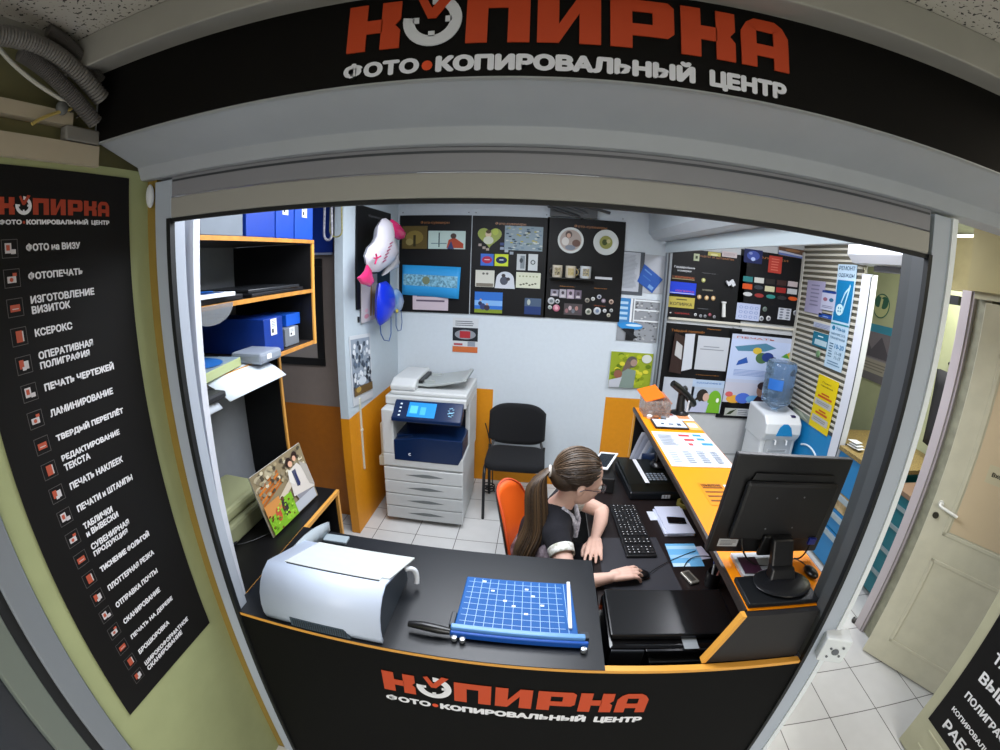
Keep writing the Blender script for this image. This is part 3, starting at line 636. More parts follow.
# ------------------------------------------------------------------ operator's desk
t = thing('computer_desk', 'dark brown desk top inside the kiosk where the person works', 'desk', (.65, 1.8, 0))
MB().prism([(.30, .902, .731), (.90, .902, .731), (.90, .97, .731), (.984, .97, .731), (.984, 2.71, .731), (.30, 2.71, .731)], (0, 0, .019)).build('desktop', M('#1c1515', .4, spec=.4), t)
MB().box(.31, .33, .90, 1.30, .005, .730).build('side_panel', LAMB, t); MB().box(.31, .98, 2.68, 2.70, .005, .730).build('side_panel', LAMB, t)
# raised ledge
t = thing('reception_ledge', 'raised orange topped ledge with black panels along the right side opening', 'counter', (.83, 1.8, 0))
MB().prism([(.652, .9, 1.08), (.905, .9, 1.08), (.905, .958, 1.08), (1.0, .958, 1.08), (1.0, 2.735, 1.08), (.652, 2.735, 1.08)], (0, 0, .02)).build('ledge_top', TORG, t)
MB().box(.640, .652, .9, 2.735, 1.078, 1.102).build('edge_band', M('#2a2320', .4), t)
m = MB().prism([(.568, .874, .908), (.889, .874, .908), (.891, .874, 1.10), (.640, .874, 1.10)], (0, .022, 0)).build('front_panel', M('#1c1b1c', .5, spec=.4), t)
MB().prism([(.556, .873, .908), (.568, .873, .908), (.641, .873, 1.101), (.629, .873, 1.101)], (0, .024, 0)).build('edge_band', EDGE, m)
MB().box(.987, 1.003, .97, 2.735, .755, 1.079).build('outer_panel', M('#1a1a1c', .5), t)
MB().box(.987, 1.003, 1.02, 2.735, .004, .729).build('lower_panel', M('#1a1a1c', .5), t)
m = MB().box(.66, .98, 2.715, 2.733, .752, 1.079).build('end_panel', LAMB, t); MB().box(.648, .66, 2.713, 2.735, .752, 1.079).build('edge_band', EDGE, m)
# ------------------------------------------------------------------ inkjet printer
t = thing('inkjet_printer', 'low glossy black inkjet printer on the desk behind the front panel', 'printer', (.51, 1.13, .75))
GB = M('#08080a', .12, coat=.3); DB = M('#1c2026', .35)
MB().box(.285, .735, .965, 1.232, .752, .878).build('printer_body', GB, t, .012)
MB().box(.29, .73, 1.0, 1.225, .879, .902).build('scanner_lid', M('#0c0d0f', .25), t, .006)
MB().box(.292, .40, .958, .966, .80, .872).build('control_panel', DB, t, .003)
MB().prism([(.405, .957, .872), (.44, .957, .835), (.72, .957, .835), (.73, .957, .872)], (0, .012, 0)).build('output_door', M('#101114', .15), t, .002)
MB().box(.42, .72, .945, .966, .822, .832).build('output_tray', M('#2a2d30', .2), t, .003)
pc = Pic((.30, .9655, .775), (1, 0, 0), (0, 0, 1), .06, .02, .001, '#d2d4d6'); pc.rect(.3, .55, .75, .8, '#34383c'); pc.lines(.1, .1, .9, .5, 2, '#4a4e52'); pc.build('label', parent=t)
MB().box(.53, .58, .958, 1.002, .8785, .880).build('lid_grip', M('#8b9094', .2), t)
# ------------------------------------------------------------------ keyboard, pad, mouse
K0 = Vector((.514, 1.83, .7515)); KT = Matrix.Translation(K0) @ Matrix.Rotation(R(3), 4, 'Z')
t = thing('keyboard', 'black computer keyboard with white key legends on the desk', 'keyboard', K0, R(3))
MB().box(-.073, .073, -.225, .225, .0, .016).build('case', M('#121214', .4), t, .005, T=True)
km = MB(); kw = MB(); rr = random.Random(3)
for r_ in range(6):
    for c_ in range(21):
        x_ = -.062+r_*.0215; y_ = -.213+c_*.0205
        if c_ in (3, 6): continue
        km.box(x_, x_+.018, y_, y_+.0175, .0162, .0215); 
        if rr.random() < .8: kw.add([(x_+.005, y_+.006, .0222), (x_+.010, y_+.006, .0222), (x_+.010, y_+.010, .0222), (x_+.005, y_+.010, .0222)], [(0, 1, 2, 3)])
o = km.build('keys', M('#19191b', .5), t, .001, T=True, seg=1); kw.build('key_legends', M('#d8d8d8', .5), o, T=True)
tag(MB().prism([(.33, 1.395, .7512), (.665, 1.375, .7512), (.635, 1.60, .7512), (.61, 1.60, .7512), (.335, 1.755, .7512)][:2]+[(.63, 1.775, .7512), (.335, 1.755, .7512)], (0, 0, .0008)).build('mouse_pad', M('#2c2c32', .6)), 'thin dark grey mouse pad under the keyboard end and the hand', 'mouse pad')
t = thing('computer_mouse', 'black mouse under the hand of the seated person', 'mouse', (.485, 1.475, .7525))
MB().ell((.485, 1.475, .768), (.05, .031, .015)).build('mouse_body', M('#121214', .3), t)
MB().tube(arc((.53, 1.48, .764), (.62, 1.58, .756), (.80, 1.66, .757)), .0018, 6).build('mouse_cable', M('#111113', .5), t)
# papers and small things
for k in range(3):
    slab('paper_pad', .672+.004*k, .832-.003*k, 1.785-.003*k, 2.035, .7515+.0085*k, .759+.0085*k, '#c9cde0', ['bottom pad of the white paper stack beside the keyboard', 'middle pad of the white paper stack beside the keyboard', 'top pad of the white paper stack, with a black phone lying on it'][k], 'paper pad', [2, -2, 3][k], .5, .001)
slab('mobile_phone', .71, .808, 1.86, 1.915, .7775, .7865, '#0c0e14', 'small black phone lying on the white paper pads', 'phone', -4, .15, .004)
slab('note_card', .632, .672, 1.93, 2.015, .7515, .7535, '#d6dbe6', 'small white note card left of the paper pads', 'card', 3)
pc = Pic((.662, 1.545, .7535), (1, .02, 0), (0, 1, 0), .15, .175, .002, '#6fb2e0'); pc.rect(0, .75, 1, .9, '#a9d2ee'); pc.rect(0, .35, 1, .5, '#9ccaec'); pc.rect(0, 0, .55, .14, '#c4e0f2'); pc.build('brochure', 'light blue brochure lying on the desk in front of the pads', 'brochure')
slab('paper_slip', .80, .855, 1.60, 1.70, .7515, .753, '#c9c6da', 'small lilac paper slip beside the blue brochure', 'paper', 12)
t = thing('desk_cable', 'thin black cable lying across the blue brochure', 'cable', (.72, 1.6, .756)); t.name = 'desk_cable'
MB().tube(arc((.70, 1.52, .757), (.76, 1.66, .760), (.90, 1.60, .757)), .002, 6).build('cord', M('#0d0e10', .5), t)
MB().ell((.902, 1.60, .758), (.012, .006, .005)).build('plug', M('#0d0e10', .5), t)
T_ = Matrix.Translation((.715, 1.465, .7515)) @ Matrix.Rotation(R(20), 4, 'Z')
t = thing('usb_adapter', 'small silver adapter in front of the blue brochure', 'adapter', (.715, 1.465, .7515))
MB().box(-.024, .024, -.043, .043, 0, .012, T=T_).build('shell', M('#9a968c', .3, metal=.6), t, .005)
MB().box(-.012, .012, -.03, .03, .0122, .013, T=T_).build('inset', M('#3a3834', .4), t)
t = thing('pen_cup', 'black cup holding pens beside the raised ledge', 'cup', (.80, 1.42, .7515))
MB().lathe([(.028, 0), (.032, .01), (.034, .075), (.030, .075), (.028, .012), (.0, .012)], (.80, 1.42, .7515), 20).build('cup_body', M('#17171a', .3), t)
m = MB().tube([(.795, 1.42, .765), (.79, 1.425, .865)], .005, 8); o = tag(m.build('marker_pen', M('#d8dade', .4)), 'white marker with a blue cap standing in the black cup', 'marker')
MB().tube([(.79, 1.425, .866), (.788, 1.428, .895)], .008, 10).build('cap', M('#1a237e', .3), o)
o.children[0].location = (0, 0, 0)
tag(MB().tube([(.81, 1.415, .765), (.832, 1.43, .885)], .005, 8).build('glue_stick', M('#c9867a', .4)), 'pinkish stick standing in the black cup', 'glue stick')
t = thing('tape_roll', 'roll of yellowish tape beside the fax machine', 'tape', (.868, 2.10, .752))
m = MB().lathe([(.028, 0), (.045, 0), (.045, .022), (.028, .022)], (.865, 2.09, .7522), 24)
m.f = m.f[:-2]; m.m = m.m[:-2]; m.sm = m.sm[:-2]
sg = 24; m.f += [((3*sg+k), (3*sg+(k+1) % sg), (k+1) % sg, k) for k in range(sg)]; m.m += [0]*sg; m.sm += [True]*sg
m.build('tape_ring', M('#857a3c', .3), t)
# fax / telephone
t = thing('fax_machine', 'black fax telephone with grey keypad on the desk by the ledge', 'fax', (.7, 2.32, .751), R(4))
MB().box(-.16, .18, -.18, .22, .0, .05).build('base_unit', M('#14171b', .3), t, .01, T=True)
MB().prism([(-.15, -.17, .051), (-.15, .21, .051), (-.15, .21, .075), (-.15, -.1, .062)], (.32, 0, 0)).build('top_cover', M('#10130f', .3), t, .004, T=True)
MB().box(-.06, -.035, -.12, .19, .079, .081).build('paper_strip', WH, t, T=True)
m = MB()
for i in range(5):
    for j in range(4): m.box(-.02+i*.024, -.004+i*.024, -.07+j*.024, -.055+j*.024, .069, .0735)
m.build('keypad', M('#7f8892', .4), t, .001, T=True)
m = MB()
for i in range(3):
    for j in range(2): m.box(.03+i*.018, .044+i*.018, -.183, -.181, .012+j*.012, .022+j*.012)
m.build('socket_label', M('#c9ccd2', .4), t, T=True)
t = thing('desk_phone', 'black cordless phone and cradle behind the fax machine keypad', 'phone', (.80, 2.40, .83), R(30))
t.location = (.78, 2.43, .828)
MB().lathe([(.05, 0), (.055, .01), (.045, .03), (.02, .038)], seg=20).build('cradle', M('#0e0f12', .3), t, T=True)
MB().tube([(-.02, 0, .035), (0, .02, .09), (.02, .06, .14)], [.018, .02, .016], 10).build('handset', M('#0c0d10', .25), t, T=True)
for k in range(4):
    x0 = .63+.022*k
    f_ = lambda u, v, k=k, x0=x0: Vector((x0+.09*u+.03*math.sin(2*v), 2.60-.012*k+.02*v, .77+.0*u+(.26-.02*k)*v)) if False else Vector((x0+.05*v+.10*u, 2.62-.02*k-.05*v*v+.015*u, .752+(.24-.015*k)*v))
    tag(MB().grid(f_, 4, 8, M(['#b9bcc8', '#a4a9ba', '#c9ccd6', '#8fa3c4'][k], .5)).build('paper_sheaf', None, None, thick=.0015), ['grey sheet at the back of the fanned papers under the ledge', 'bluish sheet second from the back in the fanned papers', 'pale sheet second from the front in the fanned papers', 'bluest sheet at the front of the fanned papers under the ledge'][k], 'paper')
tag(MB().grid(lambda u, v: Vector((.70+.14*u, 2.56-.05*math.sin(3*u), .752+.10*v+.06*u)), 8, 4, M('#0d2344', .4)).build('blue_folder', None, None, thick=.002), 'dark blue bent folder among the fanned papers under the ledge', 'folder')
# tablet on a black box behind the person's head
slab('black_case', .37, .48, 2.20, 2.48, .7515, .845, '#0d0e10', 'black case on the far end of the desk under the tablet', 'case', -4, .5, .006)
t = thing('tablet', 'white framed tablet lying tilted behind the person\'s head', 'tablet', (.435, 2.29, .865), R(-30))
t.rotation_euler = (R(8), R(-10), R(-28)); t.location = (.425, 2.37, .872)
MB().box(-.058, .058, -.098, .098, 0, .008).build('frame', M('#dfe2e6', .3), t, .003, T=True)
MB().box(-.045, .045, -.078, .078, .0082, .009).build('screen', M('#23282e', .15), t, T=True)
# ================================================================== copier, chairs, monitor, cooler
CW = M('#c3c6c6', .4, var=.03, scale=20); NB = M('#0e2347', .22); CG = M('#9aa09f', .45)
t = thing('copier', 'large white and navy office copier standing in the back left corner', 'copier', (-.78, 3.15, 0))
X0, X1, Y0, Y1 = -1.10, -.495, 2.81, 3.42
MB().box(X0+.02, X1-.01, Y0+.01, Y1, .035, .50).build('cabinet', CW, t, .006)
for k in range(4):
    z0 = .045+k*.112; d = MB().box(X0, X1, Y0-.012, Y0+.02, z0, z0+.106).build('paper_drawer', CW, t, .006)
    MB().prism([(X0+.17, Y0-.0115, z0+.055), (X0+.30, Y0-.0115, z0+.072), (X1-.25, Y0-.0115, z0+.072), (X1-.14, Y0-.0115, z0+.055), (X1-.25, Y0-.0115, z0+.045), (X0+.30, Y0-.0115, z0+.045)], (0, -.0015, 0)).build('drawer_grip', M('#6d7374', .5), d)
MB().box(X0, X1, Y0-.01, Y1, .50, .60).build('front_skirt', CW, t, .008)
MB().box(X0, X0+.09, Y0-.01, Y1, .60, .945).build('left_tower', CW, t, .01)
MB().prism([(X0+.09, Y0-.014, .555), (X1-.035, Y0-.014, .555), (X1-.005, Y0-.014, .62), (X1-.005, Y0-.014, .745), (X0+.30, Y0-.014, .748), (X0+.09, Y0-.014, .715)], (0, .24, 0)).build('front_door', NB, t, .006)
MB().box(X0+.09, X1-.02, Y0+.06, Y1-.05, .60, .735).build('output_tray', NB, t, .006)
MB().box(X0+.09, X1-.03, Y0+.33, Y1-.02, .735, .95).build('dark_recess', M('#0a1020', .4), t)
MB().box(X1-.035, X1, Y0+.27, Y1, .60, .949).build('right_tower', CW, t, .006)
m = MB().box(X0, X1, Y0+.092, Y1, .95, 1.015).build('scanner_bed', CW, t, .008)
cp = MB().prism([(X0+.085, Y0-.035, .868), (X0+.085, Y0-.035, .895), (X0+.085, Y0+.09, .995), (X0+.085, Y0+.09, .89)], (X1-X0-.10, 0, 0)).build('control_panel', NB, t, .006)
def cpp(u, v, d=.001): # point on the sloping panel face
    a = Vector((X0+.085, Y0-.035, .895)); b = Vector((X0+.085, Y0+.09, .995)); nrm = Vector((0, -(b.z-a.z), (b.y-a.y))).normalized()
    return a+(b-a)*v+Vector(((X1-X0-.10)*u, 0, 0))+nrm*d
def cq(mb, u0, v0, u1, v1, mt, d=.001): mb.add([cpp(u0, v0, d), cpp(u1, v0, d), cpp(u1, v1, d), cpp(u0, v1, d)], [(0, 1, 2, 3)], mt)
m = MB(); cq(m, .22, .12, .62, .88, M('#1674b8', .3, emit=.55)); m.build('touch_screen', None, cp)
m = MB(); cq(m, .25, .3, .36, .7, M('#4aa4d8', .3, emit=.6), .002); cq(m, .4, .25, .48, .65, M('#3c94cc', .3, emit=.6), .002); m.build('screen_icons', None, cp)
m = MB()
for i in range(4): cq(m, .09, .12+.2*i, .12, .2+.2*i, M('#cfd8e4', .4), .002)
m.build('side_keys', None, cp)
m = MB()
for i in range(9): c = cpp(.84+.035*math.cos(R(40*i)), .48+.22*math.sin(R(40*i)), .0015); m.box(c.x-.006, c.x+.006, c.y-.004, c.y+.004, c.z-.001, c.z+.002)
m.box(cpp(.84, .45).x-.014, cpp(.84, .45).x+.014, cpp(.84, .45).y-.01, cpp(.84, .45).y+.01, cpp(.84, .45).z-.001, cpp(.84, .45).z+.003)
m.build('start_keys', M('#9fd4f0', .4), cp)
# document feeder lid with its raised tray
lid = MB().box(X0+.03, X1, Y0+.12, Y1, 1.0155, 1.05).build('feeder_lid', CW, t, .012)
MB().prism([(X0+.03, Y0+.12, 1.05), (X0+.03, Y0+.12, 1.088), (X0+.03, Y0+.2, 1.125), (X0+.03, Y1-.06, 1.125), (X0+.03, Y1, 1.09), (X0+.03, Y1, 1.05)], (.19, 0, 0)).build('feeder_head', CW, lid, .01)
MB().prism([(X0+.22, Y0+.20, 1.070), (X0+.30, Y0+.20, 1.066), (X0+.42, Y0+.20, 1.085), (X1-.02, Y0+.20, 1.125), (X1-.02, Y0+.20, 1.137), (X0+.40, Y0+.20, 1.10), (X0+.29, Y0+.20, 1.082), (X0+.22, Y0+.20, 1.084)], (0, .34, 0)).build('feeder_tray', CG, lid, .004)
MB().box(X0+.221, X0+.25, Y0+.22, Y0+.50, 1.085, 1.108).build('feed_slot', M('#1b1d1f', .4), lid)
for y_ in (Y0+.24, Y0+.46): MB().box(X0+.26, X0+.34, y_, y_+.015, 1.082, 1.108).build('paper_guide', CG, lid, .002)
MB().box(X1-.05, X1-.02, Y0+.21, Y0+.53, 1.125, 1.145).build('tray_lip', CG, lid, .004)
MB().box(X0-.05, X0, Y0+.08, Y0+.40, .50, .80).build('side_tray', M('#c4c2ae', .5), t, .01)
MB().box(X0-.06, X0-.0, Y0+.05, Y0+.12, .46, .54).build('side_latch', M('#c4c2ae', .5), t, .008)
m = MB(); m.text('C', (X0+.20, Y0-.0155, .60), (1, 0, 0), (0, 0, 1), None, .022, WH, .05); m.build('emblem', None, t)
for x_ in (X0+.09, X1-.09):
    for y_ in (Y0+.08, Y1-.08): MB().tube([(x_-.01, y_, .02), (x_+.015, y_, .02)], .018, 12).build('castor', M('#151515', .5), t)
t = thing('power_cable', 'coiled black power cable on the floor between copier and chair', 'cable', (-.36, 3.45, 0))
P_ = [Vector((-.37+.05*math.cos(a/6), 3.42+.05*math.sin(a/6), .008+.0007*a)) for a in range(0, 110, 3)]
MB().tube(P_, .006, 6).build('coil', M('#111214', .5), t)
MB().tube(arc(P_[-1], (-.34, 3.5, .35), (-.43, 3.52, .62)), .005, 6).build('cord', M('#111214', .5), t)
# ---- visitor chair
FAB = M('#0e0f13', .95, var=.35, scale=220, bump=.3); FRM = M('#101114', .4)
t = thing('visitor_chair', 'black fabric visitor chair with black metal frame against the back wall', 'chair', (-.15, 3.2, 0))
def rrect(w, d, r, n=5):
    pts = []
    for cx, cy, a in ((w-r, d-r, 0), (-w+r, d-r, 90), (-w+r, -d+r, 180), (w-r, -d+r, 270)):
        for i in range(n+1): pts.append((cx+r*math.cos(R(a+90*i/n)), cy+r*math.sin(R(a+90*i/n))))
    return pts
m = MB()
n_ = 24
def seatf(cx, cy, z, w, d, r, h, m, T=None):
    ring = rrect(w, d, r); N = len(ring); vs = []; lv = [(.96, 0), (1, .2), (1, .7), (.95, .92), (.8, 1), (.4, 1.04), (0, 1.05)]
    for s_, zz in lv:
        for x, y in ring: v = Vector((x*s_, y*s_, zz*h)); vs.append((T @ v) if T else v+Vector((cx, cy, z)))
    fs = [(i*N+k, i*N+(k+1) % N, (i+1)*N+(k+1) % N, (i+1)*N+k) for i in range(len(lv)-1) for k in range(N)]+[tuple(range(N))[::-1]]
    m.add(vs, fs, None, True)
seatf(-.14, 3.19, .435, .235, .20, .09, .06, m); m.build('seat', FAB, t)
m = MB(); TB = Matrix.Translation((-.135, 3.455, .655)) @ Matrix.Rotation(R(80), 4, 'X')
def backf(u, v):
    x = (u-.5)*.47; e = abs(u-.5)*2; zt = .83-.07*e**4; zb = .50-.025*(1-e**2)+.03*e**6
    return Vector((-.15+x, 3.44+.03*(1-e*e)*1+.02*(v-.5), zb+(zt-zb)*v))
m.grid(backf, 18, 10); m.build('backrest', FAB, t, thick=.04, bevel=0)
for s_ in (-1, 1):
    x_ = -.14+.225*s_
    MB().tube([(x_, 2.985, .0), (x_, 2.99, .40), (x_, 3.03, .44), (x_, 3.36, .44)], .0125, 8).build('leg', FRM, t)
    MB().tube([(x_, 3.40, .0), (x_, 3.33, .42), (x_, 3.36, .50)], .0125, 8).build('leg', FRM, t)
    MB().tube([(x_, 3.35, .44), (x_*1-.03*s_, 3.44, .52), (x_-.03*s_, 3.455, .62)], .011, 8).build('back_support', FRM, t)
MB().tube([(-.345, 3.05, .425), (.105, 3.05, .425)], .01, 8).build('cross_bar', FRM, t)
# ---- orange office chair
t = thing('office_chair', 'orange plastic shell chair with black rim on which the person sits', 'chair', (.0, 1.78, 0))
OC = M('#f0641a', .45)
dirx = Vector((.93, -.22, 0)).normalized(); diry = Vector((-dirx.y, dirx.x, 0))
Cc = Vector((.10, 1.80, 0))
def CP(f, s_, z): return Cc+dirx*f+diry*s_+Vector((0, 0, z))
def shell(u, v, off=0.):
    e = (u-.5)*2; top = .86
    if v < .5:
        k = v/.5; f = .26-.40*k; z = .46-.02*math.sin(math.pi*k)+.03*e*e; w = .20+.02*k
    else:
        k = (v-.5)/.5; f = -.14-.10*k-.02*k*k; z = .46+.04*k+(.45-.0*k)*k; w = .22-.10*k**2
        z -= .07*abs(e)**3*k*k; z += .03*e*k
    f += .07*abs(e)**2*(1 if v > .45 else v*1.5)
    return CP(f-off, e*w, z)
m = MB().grid(lambda u, v: shell(u, v), 15, 21); m.build('seat_shell', OC, t, thick=.008)
m = MB().grid(lambda u, v: shell(u, v, .010)-Vector((0, 0, .009)), 15, 21); m.build('shell_back', M('#1a1210', .5), t, thick=.004)
rim = [shell(0, i/20) for i in range(21)]+[shell(i/14, 1) for i in range(1, 15)]+[shell(1, 1-i/20) for i in range(1, 21)]
MB().tube(rim, .006, 6).build('rim', M('#c2461a', .4), t)
MB().tube([CP(0, 0, .08), CP(0, 0, .43)], .025, 12).build('column', FRM, t)
for k in range(5):
    a = R(72*k+10); MB().tube([CP(0, 0, .09), CP(.25*math.cos(a), .25*math.sin(a), .07)], [.02, .013], 8).build('star_arm', FRM, t)
    c = CP(.25*math.cos(a), .25*math.sin(a), .026); MB().tube([c-diry*.012, c+diry*.012], .0255, 12).build('castor', FRM, t)
MB().box(-.05, .05, -.06, .06, .425, .442, T=Matrix.Translation(Cc)).build('seat_plate', M('#8f8a6a', .4, metal=.5), t, .003)
# ---- monitor on the ledge, seen from behind
t = thing('monitor', 'black desktop monitor seen from behind on the orange ledge', 'monitor', (.80, 1.10, 1.121))
BK = M('#141416', .45, var=.1, scale=60); T_ = Matrix.Translation((.803, 1.13, 1.318)) @ Matrix.Rotation(R(4), 4, 'X') @ Matrix.Rotation(R(2), 4, 'Y')
MB().box(-.216, .212, -.012, .012, -.180, .180, T=T_).build('bezel', BK, t, .005)
MB().box(-.165, .175, -.035, -.0125, -.115, .10, T=T_).build('rear_bulge', M('#131315', .55), t, .012)
MB().prism([T_ @ Vector(v) for v in ((-.15, -.0125, .10), (.16, -.0125, .10), (.15, -.0125, .125), (-.14, -.0125, .125))], T_.to_3x3() @ Vector((0, -.008, 0))).build('vent_ridge', BK, t, .002)
m = MB()
for x_, z_ in ((-.05, .05), (.05, .055), (-.05, -.065), (.05, -.06)): m.tube([T_ @ Vector((x_, -.0352, z_)), T_ @ Vector((x_, -.0365, z_))], .003, 8)
m.build('mount_screws', M('#6a6c70', .4), t)
MB().box(-.05, .06, -.05, -.0355, -.165, -.085, T=T_).build('hinge_block', M('#0b0b0c', .4), t, .006)
pc = Pic(T_ @ Vector((-.185, -.0128, -.155)), T_.to_3x3() @ Vector((1, 0, 0)), T_.to_3x3() @ Vector((0, 0, 1)), .07, .03, .001, '#b3b5b8')
pc.lines(.1, .15, .9, .85, 4, '#44474b', 2); pc.build('label', parent=t)
MB().box(.135, .165, -.045, -.0355, -.125, -.10, T=T_).build('blue_plug', M('#1a2f9a', .4), t, .002)
MB().prism([(.765, 1.01, 1.150), (.845, 1.01, 1.150), (.85, 1.065, 1.232), (.775, 1.065, 1.232)], (0, .03, 0)).build('neck', M('#0e0e10', .35), t, .006)
MB().prism([(.755, .985, 1.132), (.85, .985, 1.132), (.845, 1.005, 1.165), (.765, 1.005, 1.165)], (0, .04, 0)).build('neck_foot', M('#0e0e10', .35), t, .006)
m = MB().ell((.80, .985, 1.1275), (.10, .072, .0075)); m.build('stand_base', M('#18191c', .25), t)
MB().tube(arc(T_ @ Vector((-.12, -.03, -.10)), T_ @ Vector((-.1, -.06, -.21)), T_ @ Vector((.02, -.06, -.20))), .003, 6).build('power_cord', M('#0a0a0b', .4), t)
MB().tube(arc(T_ @ Vector((.15, -.04, -.125)), T_ @ Vector((.14, -.05, -.19)), (.93, 1.13, 1.105)), .003, 6).build('video_cord', M('#0a0a0b', .4), t)
tag(MB().box(.655, .90, .905, 1.032, 1.1015, 1.119).build('monitor_tray', M('#17191c', .3), None, .003), 'flat black tray under the monitor at the near end of the ledge', 'tray')
slab('paper_pad', .69, .86, 1.038, 1.16, 1.1015, 1.116, '#b4b8bc', 'white pad of papers behind the monitor foot on the ledge', 'paper pad', 0, .5, .001)
slab('booklet', .70, .765, 1.045, 1.13, 1.1165, 1.121, '#3a1f30', 'maroon booklet on the white pad behind the monitor foot', 'booklet', -3, .3, .001)
slab('barcode_receipt', .90, .99, 1.22, 1.34, 1.1015, 1.104, '#c7cbd0', 'white sheet on the ledge right of the monitor foot', 'paper', 4)
t = thing('computer_mouse', 'black mouse hanging over the ledge edge right of the monitor foot', 'mouse', (.95, 1.05, 1.101))
MB().ell((.945, 1.04, 1.115), (.022, .035, .013)).build('mouse_body', M('#0d0d0f', .3), t)
MB().tube(arc((.945, 1.075, 1.115), (.92, 1.12, 1.125), (.88, 1.10, 1.12)), .002, 6).build('mouse_cable', M('#0d0d0f', .4), t)
# things on the ledge
def flat(name, x0, x1, y0, y1, z, col, lab, cat, th=.0015, draw=None, **k):
    pc = Pic((x0, y0, z+th), (1, 0, 0), (0, 1, 0), x1-x0, y1-y0, th-.0003, col)
    if draw: draw(pc)
    return pc.build(name, lab, cat)
def dr(pc):
    for v in (.12, .84, .68): pass
    for i, (u, v, w_, c) in enumerate(((.45, .86, .2, '#c0474a'), (.72, .88, .15, '#3f8fc4'), (.5, .72, .18, '#c0474a'), (.74, .75, .14, '#3f8fc4'), (.52, .58, .08, '#c0474a'), (.76, .60, .2, '#3f8fc4'))): pc.rect(u, v, u+w_, v+.07, c)
    pc.rect(.02, .47, .98, .478, '#8a8f96')
    for i in range(4): pc.lines(.08+.23*i, .08, .22+.23*i, .42, 7, '#8790a0', i)
    pc.lines(.06, .55, .34, .9, 7, '#9aa2ae', 9)
flat('price_list', .665, .995, 1.86, 2.31, 1.101, '#d7dde6', 'big white price sheet with red and blue bars lying on the orange ledge', 'price list', draw=dr)
def dr2(pc): pc.lines(.1, .1, .9, .85, 4, '#7a4a10', 2); pc.text('ОБЪЯВЛЕНИЕ', .08, .8, w=.8, h=.12, c='#5a3008')
flat('orange_notice', .74, .86, 1.50, 1.70, 1.101, '#e38a0c', 'orange notice with dark print stuck flat on the orange ledge', 'notice', .0006, dr2)
flat('note_card', .86, .97, 1.60, 1.68, 1.101, '#dfe0e4', 'small white card on the ledge just behind the monitor', 'card')
flat('leaflet', .80, 1.0, 2.52, 2.66, 1.101, '#dcdadc', 'white leaflet with a red band in front of the barcode scanner', 'leaflet', draw=lambda p: (p.rect(.05, .6, .4, .85, '#b04a40'), p.rect(.5, .2, .9, .7, '#c98a60')))
flat('leaflet', .92, 1.0, 2.36, 2.50, 1.101, '#e0b070', 'small orange and white card beside the black framed tray', 'leaflet', draw=lambda p: p.rect(.1, .3, .8, .8, '#e6e2dc'))
t = thing('card_tray', 'white card in a black frame lying near the far end of the ledge', 'tray', (.80, 2.43, 1.101))
MB().box(.70, .91, 2.355, 2.50, 1.1015, 1.112).build('frame', M('#1a1c20', .3), t, .003)
pc = Pic((.71, 2.365, 1.1135), (1, 0, 0), (0, 1, 0), .19, .125, .001, '#cdd5e0'); pc.rect(.2, .3, .3, .5, '#30405a'); pc.rect(.45, .3, .6, .45, '#30405a'); pc.rect(.72, .2, .85, .5, '#30405a'); pc.build('card', parent=t)
t = thing('display_holder', 'clear holder of small items with a tilted orange lid at the ledge end', 'holder', (.75, 2.64, 1.101))
MB().box(.67, .84, 2.55, 2.70, 1.1015, 1.20).build('clear_case', M('#b9a79c', .1, trans=.5, alpha=.75), t, .004)
T_ = Matrix.Translation((.735, 2.64, 1.235)) @ Euler((R(18), R(-14), R(12))).to_matrix().to_4x4()
MB().box(-.08, .05, -.07, .07, -.003, .003, T=T_).build('orange_lid', M('#e86e14', .4), t)
MB().box(.02, .10, -.065, .065, -.003, .003, T=T_ @ Matrix.Translation((.03, 0, -.02)) @ Matrix.Rotation(R(35), 4, 'Y')).build('lid_flap', M('#d08060', .3, alpha=.8), t)
rr = random.Random(2)
m = MB()
for k in range(14):
    m.ell((.69+.13*rr.random(), 2.57+.11*rr.random(), 1.12+.06*rr.random()), (.014, .014, .01), M(rr.choice(['#8a5a48', '#d8d8dc', '#6a3a30', '#40424a', '#c9b8a8']), .4), seg=8, rings=5)
m.build('trinkets', None, t)
for k, (x_, c_) in enumerate(((.705, '#d8dadf'), (.745, '#8d5a3a'), (.79, '#6e737c'))):
    tag(MB().lathe([(.016, 0), (.018, .004), (.018, .018), (.012, .022)], (x_, 2.535-.01*k, 1.1015), 14, M(c_, .35)).build('rubber_stamp'), ['white round stamp in front of the clear holder', 'brown round stamp in front of the clear holder', 'grey round stamp in front of the clear holder'][k], 'stamp')
t = thing('barcode_scanner', 'black barcode scanner on its stand at the far end of the ledge', 'scanner', (.955, 2.68, 1.101))
MB().lathe([(.06, 0), (.062, .008), (.03, .02), (.02, .03)], (.94, 2.66, 1.1015), 20).build('stand_base', M('#0f1012', .3), t)
MB().tube([(.94, 2.66, 1.125), (.935, 2.665, 1.24)], [.03, .022], 12).build('stand_stem', M('#121315', .35), t)
MB().tube([(.85, 2.62, 1.31), (.89, 2.63, 1.285), (.96, 2.66, 1.235), (1.03, 2.69, 1.17), (1.045, 2.70, 1.155)], [.022, .026, .024, .026, .02], 12).build('scanner_body', M('#0e0f11', .3), t)
MB().ell((.955, 2.67, 1.26), (.02, .02, .028)).build('trigger_hub', M('#16181a', .3), t)
MB().tube([(.975, 2.63, 1.125), (.98, 2.625, 1.2)], .006, 8).build('white_cord', M('#d8dade', .4), t)
